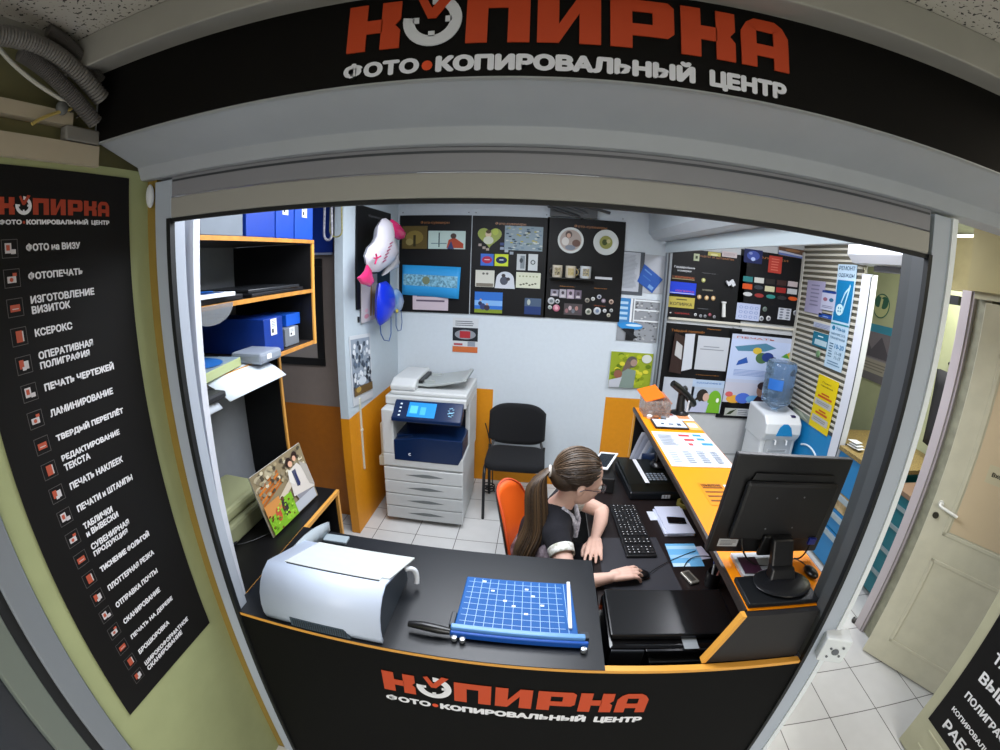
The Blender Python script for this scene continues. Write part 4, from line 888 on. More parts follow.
# ---- water cooler
t = thing('water_cooler', 'white water cooler with a blue panel and an upturned clear bottle', 'water cooler', (2.08, 3.33, 0))
WC = M('#cfd3d6', .35)
MB().box(1.90, 2.24, 3.20, 3.52, .01, .90).build('body', WC, t, .02)
MB().prism([(1.895, 3.17, .76), (1.895, 3.15, .80), (1.895, 3.16, .88), (1.895, 3.22, .94), (1.895, 3.53, .965), (1.895, 3.53, .70), (1.895, 3.22, .70)], (.35, 0, 0)).build('head', WC, t, .015)
m = MB(); m.add([(2.0, 3.147, .785), (2.16, 3.147, .785), (2.135, 3.15, .855), (2.10, 3.155, .885), (2.06, 3.155, .885), (2.025, 3.15, .855)], [tuple(range(6))]); m.build('blue_panel', M('#1b7bb4', .3), t, thick=.006)
for x_ in (2.02, 2.13):
    tp = MB().tube([(x_, 3.197, .735), (x_, 3.165, .735), (x_, 3.16, .70)], .008, 8).build('tap', M('#e4e6e8', .3), t)
MB().box(1.94, 2.20, 3.192, 3.199, .55, .75).build('dispensing_bay', M('#aeb2b6', .4), t)
pc = Pic((1.97, 3.190, .62), (1, 0, 0), (0, 0, 1), .2, .03, .001, '#c4c8cc'); pc.lines(.05, .1, .95, .9, 2, '#3a3f45'); pc.build('label', parent=t)
MB().box(2.15, 2.19, 3.20, 3.23, .93, .945).build('switch', M('#2a2350', .4), t, .003)
prof = [(.028, -.03), (.03, .0), (.075, .03), (.128, .065), (.134, .09), (.128, .105), (.134, .12), (.134, .19), (.127, .205), (.134, .22), (.134, .29), (.127, .305), (.134, .32), (.134, .38), (.12, .41), (.05, .42), (0.001, .42)]
bt = MB().lathe(prof, (2.055, 3.36, .955), 32).build('bottle', M('#86a6c4', .06, trans=.85, alpha=.9), t)
pc = MB().grid(lambda u, v: Vector((2.055+.137*math.sin(R(-70+55*u)), 3.36-.137*math.cos(R(-70+55*u)), 1.14+.09*v)), 10, 2); pc.build('bottle_label', M('#2c6cc0', .4), bt)
# ================================================================== display boards on the back wall
def board(tl, br, lab, title=None, tx=.3, tw=.4, th=.012, group=None, col='#0b0b0d', val=3.648):
    pc = plane_pic('y', val, tl, br, th, col); pc.rough = .35
    t = thing('display_board', lab, 'display board', pc.P(.5, 0), group=group)
    pc.build('panel', parent=t)
    if title:
        m = MB(); pc.text(title, tx, .905 if isinstance(tw, float) else .9, w=tw, h=.035, c='#8f5a2a', mb=m); m.build('title', None, t)
    # thin screws in the corners
    m = MB()
    for u, v in ((.04, 1.03), (.96, 1.03)):
        c = pc.P(u, v, -.008); m.tube([c, c-Vector((0, .005, 0))], .005, 8)
    m.build('screws', M('#6c6f72', .4), t)
    return t
def X6(cx0, cy0, s): return lambda x, y: (cx0+x/s, cy0+y/s)
A6 = X6(320, 200, 6.25); B6 = X6(460, 200, 6.25); C6 = X6(600, 200, 6.25); D6 = X6(740, 200, 6.25); E6 = X6(600, 300, 6.25); F5 = X6(720, 320, 5.357); G8 = X6(660, 240, 8.333)
board(A6(500, 97), A6(930, 712), 'black display board at the left end of the back wall holding the blue cloth', 'Фото-сувениры', .3, .4)
board(B6(80, 97), B6(530, 735), 'black display board in the middle with the heart photo and puzzle', 'Фото-сувениры', .3, .4)
board((548, 217), (619, 322), 'black display board with round plates and three mugs', 'Фото-сувениры', .34, .42)
GAP = .013
def item(name, tl, br, lab, cat, base='#ffffff', draw=None, th=.004, edge=None, gap=GAP, val=3.648, group=None, ax='y'):
    pc = plane_pic(ax, val, tl, br, th, base, edge, gap=gap)
    if draw: draw(pc)
    return pc.build(name, lab, cat, group=group)
# board one
item('canvas_print', A6(515, 163), A6(668, 305), 'small dark golden canvas print at the top left of the left board', 'canvas print', '#5a4c26', lambda p: (p.ell(.5, .5, .35, .3, '#7d6c36'), p.rect(.45, .1, .55, .6, '#2e2814'), p.ell(.3, .3, .15, .15, '#8f8150')), .012)
item('printed_mat', A6(678, 192), A6(907, 308), 'wide pale printed card with a red jacket figure on the left board', 'mouse pad', '#b9cfc9', lambda p: (p.rect(.28, .1, .31, .9, '#20303a'), p.rect(.08, .28, .5, .32, '#5d7a80'), p.poly([(.5, .05), (.95, .05), (.95, .3), (.7, .65), (.55, .5)], '#a8452c'), p.ell(.68, .72, .08, .15, '#4a3a34'), p.poly([(.52, .0), (.7, .0), (.62, .45)], '#34406a')))
# printed blue cloth
Y = 3.648-GAP-.003
q = [at(*A6(515, 590), 'y', Y), at(*A6(868, 618), 'y', Y-.02), at(*A6(882, 420), 'y', Y), at(*A6(518, 405), 'y', Y)]
def cloth(u, v, q=q, d=0.): return q[0].lerp(q[1], u).lerp(q[3].lerp(q[2], u), v)+Vector((0, -.006*math.sin(9*u)*(1-v)-.008-d, 0))
t = thing('printed_cloth', 'bright blue cloth with a patterned pale band hanging on the left board', 'cloth', cloth(.5, 0))
MB().grid(lambda u, v: cloth(u, v), 16, 4).build('cloth', M('#2596d8', .6), t, thick=.002)
MB().grid(lambda u, v: cloth(.02+.94*u, .33+.37*v, d=.003), 16, 4).build('pattern_band', M('#8cc4dc', .6, col2='#47788f', scale=55), t)
m = MB().ell(cloth(.42, .52, d=.004), (.035, .001, .035), seg=14, rings=6); m.build('crest_print', M('#6f7c60', .6), t)
item('price_note', A6(580, 547), A6(800, 692), 'pinkish white price note pinned at the bottom of the left board', 'note', '#c3b4bd', lambda p: (p.lines(.12, .55, .85, .85, 2, '#6b5a66', 1), p.rect(.1, .38, .9, .46, '#5b5060')), .002, gap=GAP+.012)
# board two
def heart(p):
    pts = []
    for i in range(36):
        a = 2*math.pi*i/36; x = 16*math.sin(a)**3; y = 13*math.cos(a)-5*math.cos(2*a)-2*math.cos(3*a)-math.cos(4*a); pts.append((.5+x/34, .52+y/34))
    return pts
def freeform(name, tl, br, lab, cat, pts, col, draws, th=.005):
    pc = plane_pic('y', 3.648, tl, br, th, '#000000', gap=GAP); pc.mb = MB(); pc.k = 1
    pc.mb.prism([pc.P(u, v) for u, v in pts], -pc.N*th, M(col, .5)); draws(pc); return pc.build(name, lab, cat)
freeform('heart_puzzle', B6(108, 155), B6(262, 308), 'green heart shaped photo puzzle of a person', 'puzzle', heart(0), '#8c9a3c', lambda p: (p.ell(.45, .62, .12, .14, '#c9b49a'), p.ell(.45, .72, .1, .08, '#4a3a22'), p.ell(.46, .36, .2, .17, '#c2c6b4'), p.ell(.72, .72, .12, .14, '#a8b850')))
def puz(p):
    r = random.Random(4)
    for i in range(70): p.rect(*(lambda u, v: (u, v, u+.07, v+.05))(r.random()*.93, r.random()*.94), r.choice(['#6c8494', '#a8b4b4', '#3c5466', '#c4cac4', '#7a8c74', '#2a3a48', '#b0a84a']))
item('jigsaw_puzzle', B6(282, 160), B6(514, 322), 'rectangular blue and grey jigsaw puzzle on the middle board', 'puzzle', '#8a9ca6', puz)
for k, (x, y) in enumerate(((125, 280), (150, 298), (172, 308))): item('puzzle_piece', B6(x-9, y-8), B6(x+9, y+8), ['upper loose puzzle piece left below the heart', 'middle loose puzzle piece below the heart', 'lowest loose puzzle piece below the heart tip'][k], 'puzzle piece', '#a89a90')
for k, (x, y) in enumerate(((262, 275), (262, 302), (290, 318), (322, 332))): item('puzzle_piece', B6(x-11, y-9), B6(x+11, y+9), ['uppermost loose piece left of the jigsaw', 'second loose piece left of the jigsaw', 'loose piece under the jigsaw\'s left corner', 'lowest loose piece right under the jigsaw'][k], 'puzzle piece', ['#3a4a7a', '#8f9ab0', '#a8b0b8', '#9aa4b0'][k])
item('coaster', B6(130, 335), B6(208, 412), 'square blue coaster with red lips on the middle board', 'coaster', '#3c6ac4', lambda p: (p.ell(.5, .5, .4, .3, '#a82848'), p.rect(.3, .48, .7, .54, '#e8c8d0')))
item('coaster', B6(218, 337), B6(300, 415), 'square lime coaster with dark blue lips on the middle board', 'coaster', '#c4d434', lambda p: (p.ell(.5, .5, .42, .3, '#16284a'), p.rect(.35, .48, .65, .56, '#c8d4e0')))
item('phone_case', B6(357, 337), B6(408, 440), 'left phone case with a grey patterned print', 'phone case', '#b9bfc2', lambda p: (p.rect(.4, .1, .9, .9, '#7c868c'), p.ell(.5, .6, .2, .15, '#3e464c')), .008)
item('phone_case', B6(429, 337), B6(483, 443), 'right phone case, white with a dark ring print', 'phone case', '#c4cacc', lambda p: (p.ell(.5, .5, .26, .14, '#3c444a'), p.ell(.5, .5, .16, .09, '#c4cacc')), .008)
item('photo_tile', B6(98, 437), B6(212, 545), 'square pale photo tile below the lips coasters', 'photo tile', '#c9c9be', lambda p: (p.ell(.42, .8, .07, .07, '#6b6a64'), p.ell(.62, .8, .07, .07, '#6b6a64'), p.rect(.05, .02, .95, .22, '#7a7468')), .01)
freeform('arched_photo', B6(220, 443), B6(342, 556), 'arched white photo stone with a seated couple silhouette', 'photo tile', [(0, 0), (1, 0), (.96, .3)]+[(.5+.44*math.cos(R(a)), .52+.46*math.sin(R(a))) for a in range(0, 181, 15)]+[(.04, .3)], '#c4c9d2', lambda p: (p.ell(.45, .45, .2, .25, '#4a4e5c'), p.ell(.42, .75, .1, .1, '#3a3436'), p.ell(.65, .55, .1, .1, '#3e3a40')), .012)
item('photo_tile', B6(352, 450), B6(500, 555), 'wide pale photo tile with dark splashes, rightmost of its row', 'photo tile', '#cfd2bd', lambda p: [p.ell(.2+.12*i, .2+.05*(i % 3), .05, .05, '#5a5a48') for i in range(6)]+[p.ell(.15+.14*i, .75, .04, .05, '#9aa07e') for i in range(6)], .01)
item('landscape_print', B6(93, 572), B6(262, 710), 'bright print of a family on grass under a blue sky', 'photo', '#2f6cc0', lambda p: (p.rect(0, .35, 1, .6, '#7cace0'), p.rect(0, 0, 1, .18, '#7a8c2c'), p.ell(.2, .45, .07, .1, '#2a3050'), p.ell(.3, .3, .1, .16, '#34406c'), p.ell(.45, .25, .1, .14, '#3c3440'), p.ell(.22, .62, .04, .05, '#c49a80'), p.ell(.45, .42, .05, .05, '#c49a80')))
item('blue_print', B6(405, 612), B6(503, 718), 'dark blue print at the lower right corner of the middle board', 'photo', '#22386c', lambda p: (p.rect(0, .5, 1, 1, '#4a5c74'), p.ell(.25, .75, .1, .18, '#a8b0a8')))
# board three: plates, mugs
def plate(c, r, lab, inner):
    o = at(c[0], c[1], 'y', 3.62); rr_ = (at(c[0]+r, c[1], 'y', 3.62)-o).length
    T_ = Matrix.Rotation(R(90), 4, 'X')
    t = thing('photo_plate', lab, 'plate', o+Vector((0, 0, -rr_)))
    MB().lathe([(.001, 0), (rr_*.7, .0), (rr_*.98, .010), (rr_, .014), (rr_*.96, .015), (rr_*.7, .006), (.001, .006)], o+Vector((0, .012, 0)), 32, T=T_).build('plate_body', M('#c6cbc8', .25), t)
    pc = Pic(o+Vector((-rr_, .002, -rr_)), (1, 0, 0), (0, 0, 1), 2*rr_, 2*rr_, .001, '#ffffff'); pc.mb = MB(); inner(pc); pc.build('printed_picture', parent=t)
    return t
plate((570.7, 240.3), 13, 'round plate printed with a person, left of the two plates', lambda p: (p.ell(.5, .5, .45, .45, '#a89c94'), p.ell(.42, .72, .13, .14, '#5a4c48'), p.ell(.42, .68, .08, .09, '#c4a08c'), p.ell(.72, .4, .16, .14, '#6b5248'), p.ell(.3, .45, .14, .16, '#d0ccc8'), p.ell(.5, .22, .2, .1, '#7c8490')))
plate((606, 242.4), 12.6, 'round white plate with a small green picture, right of the two plates', lambda p: (p.ell(.5, .5, .26, .26, '#8a8c4c'), p.ell(.45, .5, .1, .12, '#3c4824'), p.ell(.6, .55, .08, .08, '#b8b080')))
def mug(tl, br, lab, col, handle=-1, body='#c9c0ae'):
    a = at(*tl, 'y', 3.60); b = at(*br, 'y', 3.60); r = (b.x-a.x)/2*.9; h = a.z-b.z; c = Vector(((a.x+b.x)/2, 3.59, b.z))
    t = thing('printed_mug', lab, 'mug', c)
    MB().lathe([(r*.9, 0), (r, .006), (r, h), (r*.9, h), (r*.88, .01), (.001, .01)], c, 24).build('mug_body', M(body, .25), t)
    MB().tube(arc(c+Vector((handle*r*.95, 0, h*.8)), c+Vector((handle*(r+.045), 0, h*.5)), c+Vector((handle*r*.95, 0, h*.2))), .005, 8).build('handle', M(col, .3), t)
    MB().grid(lambda u, v: c+Vector((r*1.012*math.sin(R(-35+70*u)), -r*1.012*math.cos(R(-35+70*u)), h*(.2+.6*v))), 8, 2).build('print', M(col, .4, col2='#b8ac84', scale=80), t)
    # peg the mug stands on
    return t
mug(B6(575, 405), B6(642, 485), 'cream mug with a black handle on its left, first of three', '#2a2018')
mug(B6(657, 410), B6(725, 488), 'cream printed mug in the middle of three', '#a08c54', 1)
mug(B6(748, 412), B6(820, 493), 'white mug with a grey heart picture, third of three', '#5c5e60', -1, '#c9ced0')
a = at(*B6(560, 489), 'y', 3.63); b = at(*B6(830, 495), 'y', 3.63)
tag(bx(a.x, b.x, 3.545, 3.634, b.z-.008, b.z-.0005).build('clear_shelf', M('#22262a', .15)), 'narrow dark shelf carrying the three mugs', 'shelf')
item('white_pen_box', B6(845, 478), B6(950, 500), 'slim white strip lying on the board right of the mugs', 'box', '#c9ccd0', None, .012)
for k, (x0, y0, x1, y1, c) in enumerate(((568, 558, 614, 602, '#8f8c98'), (623, 557, 662, 613, '#a8a4ac'), (670, 558, 712, 618, '#a898a8'), (720, 563, 757, 620, '#6c6270'))):
    item('photo_magnet', B6(x0, y0), B6(x1, y1), ['square grey magnet, first of four small magnets', 'tall pale magnet, second of four small magnets', 'lilac magnet, third of four small magnets', 'dark magnet, last of four small magnets'][k], 'magnet', c, lambda p: (p.ell(.5, .6, .22, .2, '#4a4048'), p.rect(.2, .1, .8, .35, '#c8c0c4')))
def badge(x, y, r, lab, col, c2='#5a5a60', f=B6, name='button_badge', cat='badge', gap=GAP, n=18):
    o = at(*f(x, y), 'y', 3.648-gap-.001); rr_ = (at(*f(x+r, y), 'y', 3.648-gap-.001)-o).length
    m = MB().lathe([(rr_*.95, 0), (rr_, .002), (rr_*.8, .005), (.001, .006)], o, n, M(col, .3), T=Matrix.Rotation(R(90), 4, 'X'))
    m.lathe([(rr_*.5, .0062), (.001, .0066)], o, n, M(c2, .3), T=Matrix.Rotation(R(90), 4, 'X'))
    return tag(m.build(name), lab, cat)
for x, y, r, c, c2, l in ((570, 630, 22, '#b4b6b8', '#6c7478', 'large grey badge at the left edge of the third board'), (609, 633, 14, '#b9bcc0', '#1c2024', 'small badge with a black centre beside the large grey badge'), (562, 670, 13, '#b4b8b4', '#8a9890', 'small pale badge below the large grey badge'), (602, 675, 22, '#b86a80', '#d8a8b0', 'pink badge at the lower left of the third board'),
    (795, 627, 15, '#8a8478', '#4a4a48', 'round keyring leftmost in the upper keyring row'), (831, 618, 12, '#c4c4c0', '#8c8c88', 'white round keyring second in the upper row'), (870, 605, 14, '#a8acb4', '#2c3450', 'bluish keyring third in the upper row'), (897, 630, 14, '#7c6c78', '#b4a8b0', 'mauve keyring fourth in the upper row'), (945, 636, 15, '#b09888', '#5c4a40', 'tan keyring at the right end of the upper row'),
    (802, 697, 20, '#a8a89c', '#5c6458', 'heart coloured grey badge, leftmost of the bottom row'), (857, 693, 23, '#b4b8bc', '#6c7c94', 'large white badge with a blue figure in the bottom row'), (904, 692, 12, '#c4c6c8', '#9c9ea0', 'small white badge right of the large white one'), (945, 690, 11, '#a8aaa8', '#5c605c', 'small grey badge at the right end of the bottom row'), (928, 720, 12, '#b8b4a4', '#807c68', 'small cream badge lowest in the bottom row')):
    badge(x, y, r, l, c, c2)
item('photo_collage', B6(652, 645), B6(760, 722), 'small dark photo with pink figures among the badges', 'photo', '#4c4648', lambda p: [p.ell(.15+.18*i, .35+.25*(i % 2), .09, .2, ['#8c6468', '#b8a4a8', '#6a7078', '#a87c74', '#54444c'][i]) for i in range(5)])
item('board_caption', B6(615, 533), B6(724, 548), 'small orange caption over the magnets', 'caption', '#1c1814', lambda p: p.text('Магниты', .1, .1, w=.8, h=.8, c='#a86a2c'), .001)
item('board_caption', B6(830, 546), B6(925, 561), 'small orange caption over the keyrings', 'caption', '#1c1814', lambda p: p.text('Брелоки', .1, .1, w=.8, h=.8, c='#a86a2c'), .001)
item('board_caption', B6(830, 655), B6(915, 668), 'small orange caption between the keyrings and bottom badges', 'caption', '#1c1814', lambda p: p.text('Значки', .1, .1, w=.8, h=.8, c='#a8542c'), .001)
# price sheet under the boards
def prc(p): p.rect(0, 0, 1, .17, '#c46a3c'); p.rect(0, .33, 1, .72, '#20242a'); p.ell(.5, .52, .42, .14, '#8c9098'); p.rect(.28, .42, .7, .62, '#a83038'); p.lines(.1, .76, .9, .93, 3, '#4c5058', 3); p.rect(.05, .2, .4, .26, '#a85058'); p.rect(.6, .18, .9, .32, '#8c94a0')
item('notice_sheet', (453, 317.5), (477.4, 353), 'white notice with a dark band and orange foot above the copier', 'notice', '#c9cdd0', prc, .002, gap=0)
# grey backed sheets right of the boards
item('sheet_holder', C6(78, 312), C6(262, 598), 'grey plastic holder board behind the white price sheet', 'holder', '#4e535a', None, .004, gap=0)
item('price_sheet', C6(122, 320), C6(238, 575), 'white printed sheet on the grey holder by the third board', 'sheet', '#b0b5bd', lambda p: p.lines(.1, .08, .9, .94, 26, '#8c919a', 4), .001, gap=.005)
item('backing_sheet', C6(245, 335), C6(415, 592), 'pale grey sheet on the wall behind the slanted blue leaflet', 'sheet', '#a9adb4', None, .003, gap=0)
pc = plane_pic('y', 3.648, C6(235, 400), C6(392, 580), .002, '#1d4f9a', gap=.006)
pc.mb = MB(); cq4 = [at(*C6(x, y), 'y', 3.64) for x, y in ((278, 400), (392, 497), (325, 582), (232, 508))]
m = MB().prism(cq4, (0, -.002, 0), M('#1e50a0', .4)); 
a, b, c_, d_ = cq4
def bl(u, v): return d_.lerp(c_, u).lerp(a.lerp(b, u), v)+Vector((0, -.0028, 0))
for u0, v0, u1, v1, cc in ((.62, .1, .9, .3, '#6c94c8'), (.1, .75, .5, .82, '#5c84c0'), (.15, .45, .6, .5, '#3c6cb0')): m.add([bl(u0, v0), bl(u1, v0), bl(u1, v1), bl(u0, v1)], [(0, 1, 2, 3)], M(cc, .4))
tag(m.build('blue_leaflet'), 'blue leaflet pinned slanted on the pale grey sheet', 'leaflet')
def rack(p):
    p.rect(0, 0, 1, 1, '#8d9196')
    r = random.Random(8)
    for i in range(60): p.ell(.34+.62*r.random(), .03+.9*r.random(), .03, .018, r.choice(['#6e7074', '#a8abae', '#c0c2c4', '#55585c']), 6)
    p.rect(.0, .35, .28, 1, '#3c7cb4')
    for i in range(4): p.rect(.03, .5+.12*i, .22, .56+.12*i, '#a8c8e0')
    for v in (.97, .75, .5): p.rect(.36, v-.02, 1, v+.015, '#d8dde0')
    p.rect(.28, .3, .33, 1, '#dfe3e6'); p.rect(.36, .45, .39, 1, '#d8dde0')
    p.ell(.32, .36, .30, .09, '#2e86c8'); p.ell(.4, .38, .2, .03, '#c4dcec'); p.rect(.22, .02, .42, .3, '#17181c'); p.poly([(.1, .28), (.2, .3), (.52, .1), (.42, .06)], '#202226')
item('rack_poster', (619.5, 297.5), (656, 343), 'poster of a white rack and a blue basin on the back wall', 'poster', '#8d9196', rack, .003, gap=0)
def girl(p):
    r = random.Random(11)
    for i in range(60): p.ell(.08+.84*r.random(), .08+.84*r.random(), .07, .06, r.choice(['#b4b824', '#7c8c1c', '#d0c83c', '#98a82c', '#5c7418']), 8)
    p.ell(.5, .74, .13, .16, '#5a5650'); p.poly([(.38, .8), (.28, .45), (.45, .5), (.5, .7)], '#6c5c52'); p.ell(.55, .72, .08, .1, '#9c8478'); p.poly([(.25, .0), (.25, .4), (.42, .55), (.62, .5), (.6, .0)], '#7c8c84'); p.ell(.2, .38, .1, .12, '#8a5a48'); p.poly([(0, 0), (.25, 0), (.3, .3), (0, .2)], '#b9bcc4'); p.ell(.85, .85, .12, .12, '#c8ccc4')
item('photo_canvas', E6(72, 320), E6(308, 556), 'square canvas photo of a woman among yellow green leaves', 'photo', '#8f9f2a', girl, .014, edge='#c4c6bc', gap=0)
# upper right boards
board((669, 247), (740.5, 323.5), 'upper black board right of the corner post with small engraved plates', 'Печати и штампы', .32, .5)
board((742, 249), (799, 327), 'upper black board with colour swatches beside the striped blind', 'Таблички', .1, .6)
def pl(name, f, x0, y0, x1, y1, lab, cat, col, draw=None, th=.003): return item(name, f(x0, y0), f(x1, y1), lab, cat, col, draw, th)
pl('engraved_plate', G8, 118, 200, 290, 288, 'black plate with two lines of white print on the upper right board', 'sign plate', '#151517', lambda p: (p.text('Гардеробные', .02, .55, w=.96, h=.3, c='#c9ccd0'), p.text('номерки', .18, .15, w=.64, h=.25, c='#c9ccd0')), .003)
pl('engraved_plate', G8, 100, 292, 290, 340, 'brown and gold name plate above the blue plate', 'sign plate', '#4a2c1c', lambda p: (p.text('КОПИРКА', .15, .4, w=.8, h=.45, c='#b0562c'), p.rect(.02, .05, .98, .25, '#8c8464')))
pl('engraved_plate', G8, 80, 342, 295, 462, 'bright blue name plate at the left of the upper right board', 'sign plate', '#1c3cc0', lambda p: (p.text('КОПИРКА', .25, .2, w=.7, h=.14, c='#c0506c'), p.rect(.05, .06, .95, .12, '#b0b8dc')))
pl('engraved_plate', G8, 72, 466, 282, 574, 'yellow name plate with black print under the blue one', 'sign plate', '#b0a24c', lambda p: (p.text('КОПИРКА', .08, .2, w=.84, h=.3, c='#2a2a1c'), p.rect(.3, .72, .7, .82, '#4a4828')))
pl('engraved_plate', G8, 68, 588, 268, 636, 'dark plate with red print, lowest in its column', 'sign plate', '#1c1416', lambda p: (p.text('КОПИРКА', .28, .35, w=.6, h=.4, c='#a8302c'), p.ell(.1, .5, .04, .15, '#c8c8c8')))
pl('small_tag', G8, 284, 112, 326, 176, 'small pale green tag at the top of the upper right board', 'tag', '#b0b898', lambda p: p.rect(.3, .3, .7, .7, '#3a4430'))
pl('small_tag', G8, 402, 96, 505, 140, 'yellow landscape tag at the top of the upper right board', 'tag', '#b4ac5c', lambda p: p.ell(.5, .3, .3, .3, '#d0cc94'))
pl('small_tag', G8, 520, 92, 640, 152, 'pinkish white card at the top of the upper right board', 'tag', '#c0b4b4', lambda p: p.lines(.1, .2, .9, .8, 3, '#8c8080'))
for k, (x, y) in enumerate(((327, 475), (388, 482), (443, 485))): badge(x, y, 18, ['leftmost of three gold stamp samples', 'middle of three gold stamp samples', 'rightmost of three gold stamp samples'][k], '#b08c5c', '#d8c8a0', f=G8, name='stamp_sample', cat='stamp')
badge(362, 335, 17, 'round yellowish stamp sample above the other three', '#a8a860', '#d0d0a0', f=G8, name='stamp_sample', cat='stamp')
for k, (x0, y0, x1, y1, l, c) in enumerate(((350, 405, 458, 432, 'pale caption bar above the three gold stamp samples', '#a8a48c'), (350, 270, 490, 290, 'thin white caption under the orange title', '#8c8c90'), (310, 565, 420, 582, 'thin white caption above the tiny sample row', '#808488'))): pl('board_caption', G8, x0, y0, x1, y1, l, 'caption', '#1a1a1c', lambda p, c=c: p.lines(.02, .1, .98, .9, 2, c, 4), .001)
for k, (x, y, c) in enumerate(((295, 622, '#c9ccce'), (338, 632, '#9ca0a4'), (375, 634, '#8c9094'), (415, 622, '#a84858'), (452, 640, '#8c8c90'))): badge(x, y, 12, ['white tiny sample at the left of the bottom row', 'grey tiny sample second in the bottom row', 'dark grey tiny sample third in the bottom row', 'red tiny sample fourth in the bottom row', 'grey tiny sample at the right of the bottom row'][k], c, f=G8, name='stamp_sample', cat='stamp', n=10)
o = at(*G8(590, 355), 'y', 3.61); T_ = Matrix.Translation(o) @ Matrix.Rotation(R(-35), 4, 'Y')
tag(MB().box(-.035, .03, -.01, .012, -.016, .016, T=T_).box(-.005, .028, -.012, .012, -.04, -.016, T=T_).box(-.035, -.02, -.012, .012, .016, .032, T=T_).build('hand_stamp', M('#c4c6ca', .35), None, .003), 'white folding hand stamp mounted on the upper right board', 'stamp')
a = at(*G8(530, 640), 'y', 3.61); b = at(*G8(532, 525), 'y', 3.61)
t = thing('tube_stamp', 'white upright tube shaped stamp at the bottom of the upper right board', 'stamp', a)
MB().tube([a, b], [.017, .016], 14).build('tube_body', M('#cfd0cc', .3), t); MB().tube([b, b+Vector((0, 0, .012))], .022, 14).build('tube_cap', M('#d4d5d2', .3), t)
pl('drawing_sheet', G8, 645, 520, 822, 678, 'white sheet of blue drawings under the colour swatches', 'sheet', '#a9b2cc', lambda p: [p.ell(.18+.22*(i % 4), .2+.28*(i//4), .08, .09, '#7c8ab4') for i in range(12)]+[p.ell(.18+.22*(i % 4), .2+.28*(i//4), .05, .06, '#a9b2cc') for i in range(12)], .002)
pl('drawing_sheet', D6, 243, 672, 312, 752, 'small white sheet of symbols on the swatch board', 'sheet', '#b4b8c0', lambda p: [p.ell(.25+.5*(i % 2), .15+.24*(i//2), .15, .08, '#6c727c') for i in range(8)], .002)
names = [('teal', '#2c7474'), ('white', '#c0c0b8'), ('black', '#26221f'), ('dark brown', '#382420'), ('pinkish white', '#b0a4a4'), ('orange', '#c04c1c'), None, ('cream', '#c0bc98'), ('red', '#8c2420'), ('silver', '#aeb0b0')]
for k, n_ in enumerate(names):
    if not n_: continue
    x0 = 22+70*(k % 5)-(k//5)*4; y0 = 474+8*(k % 5)+(k//5)*46
    pl('colour_swatch', D6, x0, y0, x0+56, y0+40, n_[0]+' rectangular colour swatch in the %s row of samples' % ['top', 'middle'][k//5], 'swatch', n_[1])
for k, (n_, c, x, y) in enumerate((('white', '#b8b8b8', 48, 588), ('red', '#8c2c28', 120, 597), ('teal', '#2c7c74', 192, 604), ('dark', '#2c2826', 262, 612), ('orange', '#c4501c', 330, 617), ('black', '#30343a', 117, 546))):
    pc = plane_pic('y', 3.648, D6(x-27, y-16), D6(x+27, y+16), .003, c, gap=GAP); pc.mb = MB(); pc.mb.prism([pc.P(.5+.5*math.cos(R(20*i)), .5+.5*math.sin(R(20*i))) for i in range(18)], -pc.N*.003, M(c, .3)); pc.build('colour_swatch', n_+' oval colour swatch in the samples on the upper board', 'swatch')
pl('red_ticket', D6, 184, 346, 256, 462, 'tall red ticket hanging above the colour swatches', 'ticket', '#a8382c', lambda p: p.lines(.2, .1, .8, .9, 5, '#c46858'))
pl('globe_print', D6, 30, 302, 136, 402, 'dark print of a blue globe on the swatch board', 'print', '#1c2450', lambda p: (p.ell(.5, .55, .35, .35, '#3c4c94'), p.ell(.5, .3, .12, .14, '#a8b8e0'), p.ell(.35, .7, .1, .1, '#7c88b8')))
pl('banner_print', D6, 245, 290, 396, 368, 'blue and brown picture at the top right of the swatch board', 'print', '#5c4638', lambda p: (p.poly([(0, .1), (1, 0), (1, .35), (0, .6)], '#5c6ca0'), p.poly([(0, .35), (1, .2), (1, .35), (0, .6)], '#b0b4c4'), p.ell(.55, .75, .3, .15, '#8c6444')))
for k, (x, y) in enumerate(((133, 740), (177, 740), (345, 705), (155, 682))): badge(x, y, 14, ['left pale badge at the foot of the swatch board', 'right pale badge at the foot of the swatch board', 'grey badge near the right edge of the swatch board', 'tiny green badge above the two pale ones'][k], ['#a8acb0', '#b4b4b4', '#7c8084', '#5c6c60'][k], f=D6)
# lower right boards
board((664, 322.5), (728.5, 414.5), 'lower black board with the brown binder and white sheets', 'Твёрдый переплёт', .1, .42)
board((729.5, 330), (798, 421), 'lower black board with the large bluish poster behind the water bottle', 'Плакаты', .2, .6)
q = [at(*E6(x, y), 'y', 3.60) for x, y in ((430, 448), (505, 462), (532, 232), (470, 203))]
t = thing('thesis_binder', 'brown hardcover binder standing open with white pages on the lower board', 'binder', q[0])
MB().prism(q, (0, .008, 0)).build('front_cover', M('#2e1c18', .4), t)
qi = [q[0].lerp(q[1], u).lerp(q[3].lerp(q[2], u), v)+Vector((0, -.001, 0)) for u, v in ((.25, .45), (.88, .38), (.85, .75), (.25, .82))]
MB().add(qi, [(0, 1, 2, 3)]).build('cover_label', M('#b4b4b4', .5), t)
q2 = [at(*E6(x, y), 'y', yy) for x, y, yy in ((508, 445, 3.605), (572, 430, 3.63), (595, 212, 3.63), (535, 212, 3.605))]
MB().prism(q2, (0, .003, 0)).build('white_page', M('#c4c8d0', .5), t)
pl('sample_sheet', E6, 616, 222, 783, 446, 'large white sheet with one line of print on the lower board', 'sheet', '#b8bcc2', lambda p: (p.rect(.2, .68, .7, .71, '#8a8e94'), p.rect(.1, .6, .85, .63, '#8a8e94')), .002)
